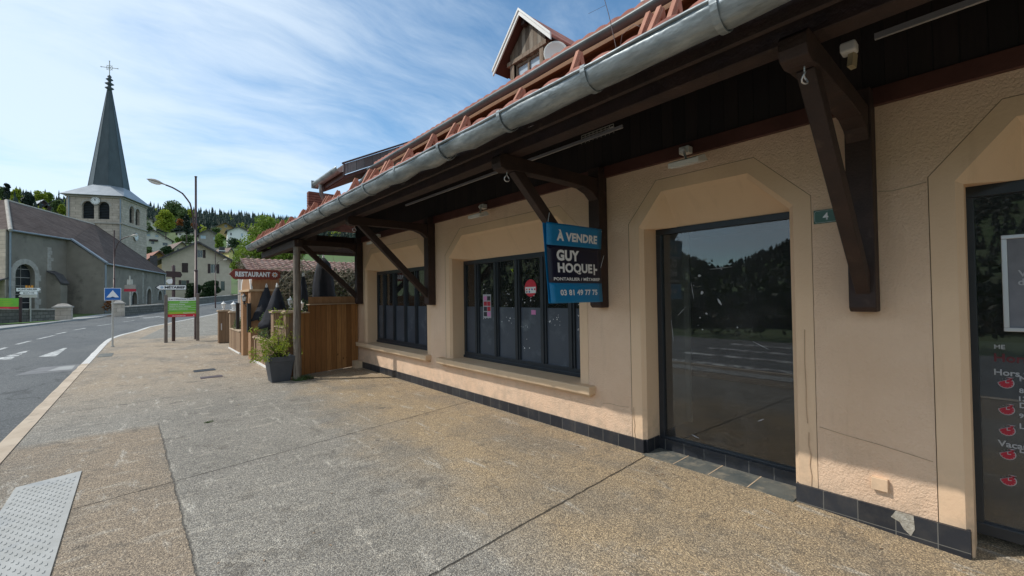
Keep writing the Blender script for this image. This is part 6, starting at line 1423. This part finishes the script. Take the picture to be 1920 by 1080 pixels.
# ------------------------------------------------------------------ houses
def house(label, px, Z, wpx, y_eave, y_apex, y_base, depth, wallm, roofm, wins=(), turn=0., over=.6, cat='house', side='gable', balcony=None, chim=None, dz=0., ovf=None):
    """gabled house whose gable faces the viewer; px = centre column, wpx = gable width, measured at depth Z"""
    c = onD(px, 540, Z); phi = atan2(c.x, c.y); rz_ = -phi+turn; dist = hypot(c.x, c.y)
    u_ = V((cos(rz_), sin(rz_), 0)); 
    wl = along(V((c.x, c.y, 0)), u_, px+wpx/2)-along(V((c.x, c.y, 0)), u_, px-wpx/2)
    zb = onD(px, y_base, Z).z; ze = onD(px, y_eave, Z).z-zb; za = onD(px, y_apex, Z).z-zb
    H_ = thing('house' , label, cat, (c.x, c.y, zb), rz_); hw_ = wl/2; mb = MB()
    n_ = V((0, -1, 0)); hol = []; k = wl/wpx; kz = Z/F
    rects = [((x0-px)*k, (x1-px)*k, (y_base-y1)*kz, (y_base-y0)*kz, ty) for x0, x1, y0, y1, ty in wins]
    hol = [[(a_, e_), (b_, e_), (b_, f_), (a_, f_)] for a_, b_, e_, f_, ty in rects]
    mb.panel((0, 0, 0), (1, 0, 0), (0, 0, 1), [(-hw_, -3), (hw_, -3), (hw_, ze), (0, za), (-hw_, ze)], hol, .22, (0, 1, 0))
    for s_ in (-1, 1): mb.add([(s_*hw_, 0, -3), (s_*hw_, depth, -3), (s_*hw_, depth, ze), (s_*hw_, 0, ze)], [(0, 1, 2, 3)])
    mb.add([(-hw_, depth, -3), (hw_, depth, -3), (hw_, depth, ze), (0, depth, za), (-hw_, depth, ze)], [(0, 1, 2, 3, 4)])
    mb.build('wall', wallm, H_, fix=False)
    for a_, b_, e_, f_, ty in rects:
        w_ = MB(); w_.box((a_, .17, e_), (b_, .20, f_)); wo = w_.build('window', M['paleglass'] if 'p' in ty else M['winglass'], H_)
        if (b_-a_) > .8 and 'n' not in ty:
            w_ = MB(); t_ = .07; w_.box((a_, .10, e_), (a_+t_, .16, f_)); w_.box((b_-t_, .10, e_), (b_, .16, f_)); w_.box((a_+t_, .10, f_-t_), (b_-t_, .16, f_)); w_.box((a_+t_, .10, e_), (b_-t_, .16, e_+t_)); m2 = (a_+b_)/2; w_.box((m2-t_/2, .10, e_+t_), (m2+t_/2, .16, f_-t_)); w_.build('window_frame', M['white'] if 'w' in ty else M['polegrey'], wo)
        if 's' in ty:
            sw = (b_-a_)*.48
            for x_ in (a_-sw-.03, b_+.03): w_ = MB(); w_.box((x_, -.07, e_-.05), (x_+sw, -.012, f_+.05)); w_.build('shutter', M['shutter'], H_)
        if 'c' in ty: w_ = MB(); w_.box((a_-.03, -.05, e_-.03), (b_+.03, -.01, f_+.03)); w_.build('shutter', M['shutter'], H_)
    sl_ = (za-ze)/hw_; of = ovf if ovf is not None else over
    for s_ in (-1, 1):
        r_ = MB(); e0 = V((s_*(hw_+over), -of, ze-sl_*over)); r_.prism([(0, -of, za), e0, e0+V((0, 0, .28)), (0, -of, za+.28)], (0, depth+2*of-.3, 0)); r_.build('roof', roofm, H_)
    fb = MB()
    for s_ in (-1, 1): fb.prism([(0, -of-.06, za-.12), (s_*(hw_+over), -of-.06, ze-sl_*over-.12), (s_*(hw_+over), -of-.06, ze-sl_*over+.22), (0, -of-.06, za+.22)], (0, .055, 0))
    fb.build('bargeboard', M['darkroof'] if roofm != M['roofred'] else M['shutter'], H_)
    if balcony:
        x0, x1, y0, y1 = balcony; b = MB(); X0, X1, A0, A1 = (x0-px)*k, (x1-px)*k, (y_base-y1)*kz, (y_base-y0)*kz; b.box((X0, -1.1, A0), (X1, 0-.01, A0+.15)); b.box((X0, -1.1, A0+.15), (X1, -1.04, A1)); b.build('balcony', M['shutter'], H_)
    if chim:
        x0, x1, y0, y1 = chim; b = MB(); X0, X1, A0, A1 = (x0-px)*k, (x1-px)*k, (y_base-y1)*kz, (y_base-y0)*kz; b.box((X0, depth*.45, A0), (X1, depth*.45+1.0, A1)); ch = b.build('chimney', M['darkroof'], H_); b = MB(); b.box((X0-.12, depth*.45-.1, A1+.25), (X1+.12, depth*.45+1.1, A1+.42)); b.box((X0+.1, depth*.45+.1, A1), (X1-.1, depth*.45+.9, A1+.25)); b.build('chimney_cap', M['white'], ch)
    return H_
house('large cream gabled house with dark shutters in front of the wooded hill', 371, 88, 130, 487, 455, 566, 13, M['cream'], M['darkroof'],
      [(370.5, 380.5, 468.5, 482.5, 's'), (342, 352.5, 494, 511, 'c'), (395.5, 406.5, 494.5, 511.5, 's'), (341, 350, 526, 543, 's'), (396, 406, 527, 543, 's'), (415, 423, 527, 545, '')], .04, 1.1, chim=(417, 429, 466, 455))
house('white gabled house with a big two-pane window, just right of the bell tower', 287, 195, 72, 449, 431, 466, 10, M['offwhite'], M['roofbrown'],
      [(275.5, 282, 438.5, 443.5, 'p'), (291, 297.5, 439, 444, 'p'), (283.5, 289.5, 451.5, 457.5, ''), (305, 315, 453.5, 459, ''), (306, 312, 464, 466, 'n')], .1, .9, balcony=(279, 296, 449, 452))
house('grey gabled house with pale blue windows, above the cream house roof', 391, 160, 36, 440, 430, 462, 9, M['greyrender'], M['darkroof'], [(376, 386.5, 441.5, 448, 'p'), (400, 405, 443, 449, 'p')], .05, .8)
house('ochre chalet with a dark framed window on the hillside', 422, 262, 33, 426, 417, 436, 12, M['ochre'], M['roofbrown'], [(421, 426.5, 420.5, 426, 'w'), (412, 416, 427.5, 431, 'w'), (424.5, 430, 429.5, 433, '')], .12, 2.2, 'house')
house('long white house with a black roof and three small windows in it', 448, 215, 42, 434, 425.5, 451, 10, M['white'], M['shutter'], [(432, 435, 437, 442, 'n'), (452, 456, 437, 443, 'pn')], .06, 1.0)
house('small brown roofed house above the pale green tree', 482, 250, 18, 430, 423.5, 436, 9, M['ochre'], M['roofred'], [(478, 481, 430, 433, 'n')], .3, 1.4)
house('low white house half hidden by trees, behind the tall street lamp', 348, 215, 30, 437, 434, 443.5, 9, M['offwhite'], M['darkroof'], [(336, 340, 438, 441, 'n'), (352, 357, 438, 441, 'n')], .0, .8)
house('house with a red tile roof between church and cream house', 296, 108, 20, 480, 472, 489, 12, M['ochre'], M['roofred'], [(290, 293, 482, 486, 'n')], .2, 1.6)
house('brown roofed house between the white and the grey gabled houses', 340, 150, 26, 465, 454, 475, 14, M['cream'], M['roofbrown'], [(332, 336, 466, 470, 'n')], .25, 1.2)
house('white and grey roofed house behind the bell tower, partly hidden', 281, 250, 24, 417, 408.5, 424, 10, M['offwhite'], M['darkroof'], [(286, 289, 414, 418, 'n')], .1, 1.4)
house('dark roofed chalet on the wooded slope at the far left', 97, 235, 18, 384, 377.5, 391, 10, M['shutter'], M['darkroof'], [(88, 95, 383, 385.5, 'pn')], .0, 1.5)
house('pale roofed chalet left of the dark roofed chalet on the slope', 80, 240, 14, 380, 374.5, 388, 9, M['shutter'], M['zincroof'], [(77, 81, 382, 385, 'n')], .3, 1.2)
house('little yellow gable with a brown roof, right of the cream house chimney', 433, 120, 7.5, 471, 466, 477, 7, mat('yellow_render', (.62, .52, .22), rough=.9), M['roofbrown'], [(432, 434, 470, 473, 'n')], .5, .3)
for px, pys in ((449, 430), (455, 430.5), (460, 431)): pass

# ------------------------------------------------------------------ trees and woods
def at_(px, py, Z, sink=1.0): p = onD(px, py, Z); return V((p.x, p.y, p.z))
def tr(kind, label, px, ybase, ytop, wpx, Z, seed, n=1200, lobes=10, leaf=None, group=None, low=.2):
    p = onD(px, ybase, Z); h = (ybase-ytop)*Z/F; k = Z/F*cos(atan((960-px)/F)); rw = wpx/2*k*1.02
    tree({'leafC': 'conifer'}.get(kind, 'tree'), label, p, h, rw, M[kind], leaf or max(.25, Z*.0022), n, lobes, h*.022, seed, group, low=low)
tr('leafD', 'rounded yellow green tree above the white gabled house', 311, 447, 396, 44, 185, 1, 2600, 14, .42)
tr('leafB', 'broad mid green tree on the skyline behind the yellow green tree', 326, 415, 376, 50, 240, 2, 2200, 14, .55)
tr('leafB', 'mid green tree right of the broad skyline tree', 347, 420, 390, 34, 235, 3, 1300, 10, .5)
tr('leafD', 'light green tree crown in front of the conifers, left of the lamp post', 358, 412, 392, 14, 230, 13, 500, 6, .45)
tr('leafC', 'tall dark spruce left of the lamp post', 350, 452, 400, 16, 190, 4, 1700, 9, .42)
tr('leafG', 'rust coloured tree by the roof behind the dark spruce', 340, 427, 410, 20, 225, 5, 500, 8, .5)
tr('leafG', 'rust orange bush left of the grey gabled house', 365, 432, 417, 14, 225, 6, 420, 7, .45)
tr('leafB', 'dark bush in front of the ochre chalet', 403, 445, 425, 22, 235, 7, 800, 8, .5, low=0)
tr('leafA', 'fresh green tree right of the grey gabled house', 411, 466, 437, 22, 135, 8, 1400, 9, .32, low=0)
tr('leafB', 'green tree below the white gabled house, left of the red roof', 278, 486, 462, 22, 120, 9, 900, 8, .3, low=0)
tr('leafB', 'dark green thicket left of the white gabled house', 276, 446, 414, 20, 210, 10, 800, 8, .5, low=0)
tr('leafE', 'dark shrubs below the white gabled house', 312, 478, 462, 24, 140, 11, 700, 8, .35, low=0)
tr('leafB', 'grey green bushes along the low white house', 352, 452, 440, 34, 195, 12, 800, 10, .4, low=0)
tr('leafE', 'dark bushes under the long white house', 440, 462, 449, 34, 190, 14, 700, 9, .4, low=0)
tr('leafA', 'light green shrubs beside the brown roofed house', 334, 458, 446, 14, 185, 15, 400, 6, .4, low=0)
# big pale green tree and its companions behind the lean-to
tr('leafA', 'large airy spring green tree behind the lean-to roof', 500, 545, 402, 96, 36, 16, 7000, 26, .105, low=.1)
tr('leafA', 'thin spring green tree at the right end of the cream house', 452, 540, 455, 42, 40, 17, 2600, 14, .10, low=.1)
tr('leafA', 'spring green tree crown close to the canopy roof', 545, 540, 404, 66, 33, 18, 3800, 18, .10, low=.2)
tr('leafF', 'brownish bare twigged bush below the spring green tree', 470, 545, 478, 56, 34, 19, 2200, 12, .07, low=.1)
# clipped dark bushes in front of the cream house
tr('leafE', 'dark round bush in front of the cream gabled house, nearest its door', 393, 566, 526, 36, 82, 20, 9000, 16, .16, low=0)
tr('leafE', 'dark round bush in front of the cream gabled house, left of the nearer one', 362, 567, 530, 34, 82, 21, 8000, 16, .16, low=0)
# left slope above the church roof
for i, (k_, lb, px, yb, yt, w_, Z_) in enumerate((
    ('leafC', 'dark spruce rising over the church roof at the far left', 13, 395, 341, 16, 230), ('leafC', 'broad dark evergreen above the middle of the church roof', 53, 398, 359, 28, 190),
    ('leafD', 'yellow green crown between the two dark evergreens over the roof', 30, 392, 352, 26, 250), ('leafD', 'yellow green crowns right of the broad evergreen', 76, 385, 357, 34, 260),
    ('leafB', 'mid green tree at the left edge above the roof', 2, 385, 348, 22, 250), ('leafB', 'green trees just left of the bell tower', 108, 412, 373, 26, 215), ('leafD', 'small light crown beside the bell tower', 116, 402, 384, 16, 200), ('leafA', 'light green crown right of the dark roofed chalet', 92, 380, 360, 18, 265))):
    tr(k_, lb, px, yb, yt, w_, Z_, 40+i, 1700, 12, .5, low=0)
# the forest on the hill: too many to count, one mass of conifers and one of broadleaves
rk = random.Random(77); fm = MB(); fb = MB(); fd = MB(); fy_ = MB()
cnt = 0
for i in range(9000):
    a = radians(rk.uniform(-20, 22)); r_ = rk.uniform(175, 560); x, y = r_*sin(a), r_*cos(a); z = zT(x, y)
    v_ = V((x, y, z))-CAM; d_ = v_.dot(FW); px = 960+F*v_.dot(RT)/d_; py = 540-F*v_.dot(UP)/d_
    # meadow and gardens stay open around the houses; right part of the slope is spruce, left broadleaf
    if r_ < 335 and px > 255: continue
    con = rk.random() < (.85 if px > 255 else (.75 if r_ > 440 else .18))
    if con:
        conifer(fm, (x, y, z-1), rk.choice((7, 8, 9, 10, 11, 13, 15))*rk.uniform(.9, 1.1), rk.uniform(1.7, 2.7), rk, 5, 4)
    else:
        m_ = fd if rk.random() < .5 else fb; h = rk.uniform(6, 10)
        if rk.random() < .35: leaf_clump(m_, (x, y, z+h*.5), (h*.5, h*.5, h*.5), 60, .8, rk, shell=.5)
tag(fm.build('spruce_forest', M['leafC'], fix=False), 'dark spruce forest covering the hill', 'forest', kind='stuff')
tag(fb.build('broadleaf_wood', M['leafB'], fix=False), 'mid green broadleaf wood among the spruces', 'wood', kind='stuff')
tag(fd.build('spring_wood', M['leafD'], fix=False), 'fresh yellow green wood on the slope', 'wood', kind='stuff')
# the slopes across the road, seen mirrored in the shop glass
fm = MB()
for i in range(5200):
    a = radians(rk.uniform(-98, -34)); r_ = 18+540*rk.random()**1.7; x, y = r_*sin(a), r_*cos(a)
    if x > -13: continue
    z = zT(x, y); h = max(2.2, min(r_*.022, 9))*rk.uniform(.75, 1.15); conifer(fm, (x, y, z-.5), h, h*.36, rk, 4, 3)
tag(fm.build('far_forest', M['leafC'], fix=False), 'spruce forest on the slopes across the road, reflected in the big pane', 'forest', kind='stuff')

hb = MB(); rk = random.Random(15)  # hedge added out of view to cover the green band mirrored in the glass
for i in range(20): leaf_clump(hb, (-11.2+rk.uniform(-.4, .4), -8+i*2.2, 1.3), (1.2, 1.6, rk.uniform(1.3, 2.3)), 260, .16, rk, shell=.2)
tag(hb.build('hedge', M['leafE'], fix=False, loc=(-11.2, 20, 0)), 'long dark hedge added unseen across the road to darken the reflection in the big pane', 'hedge')
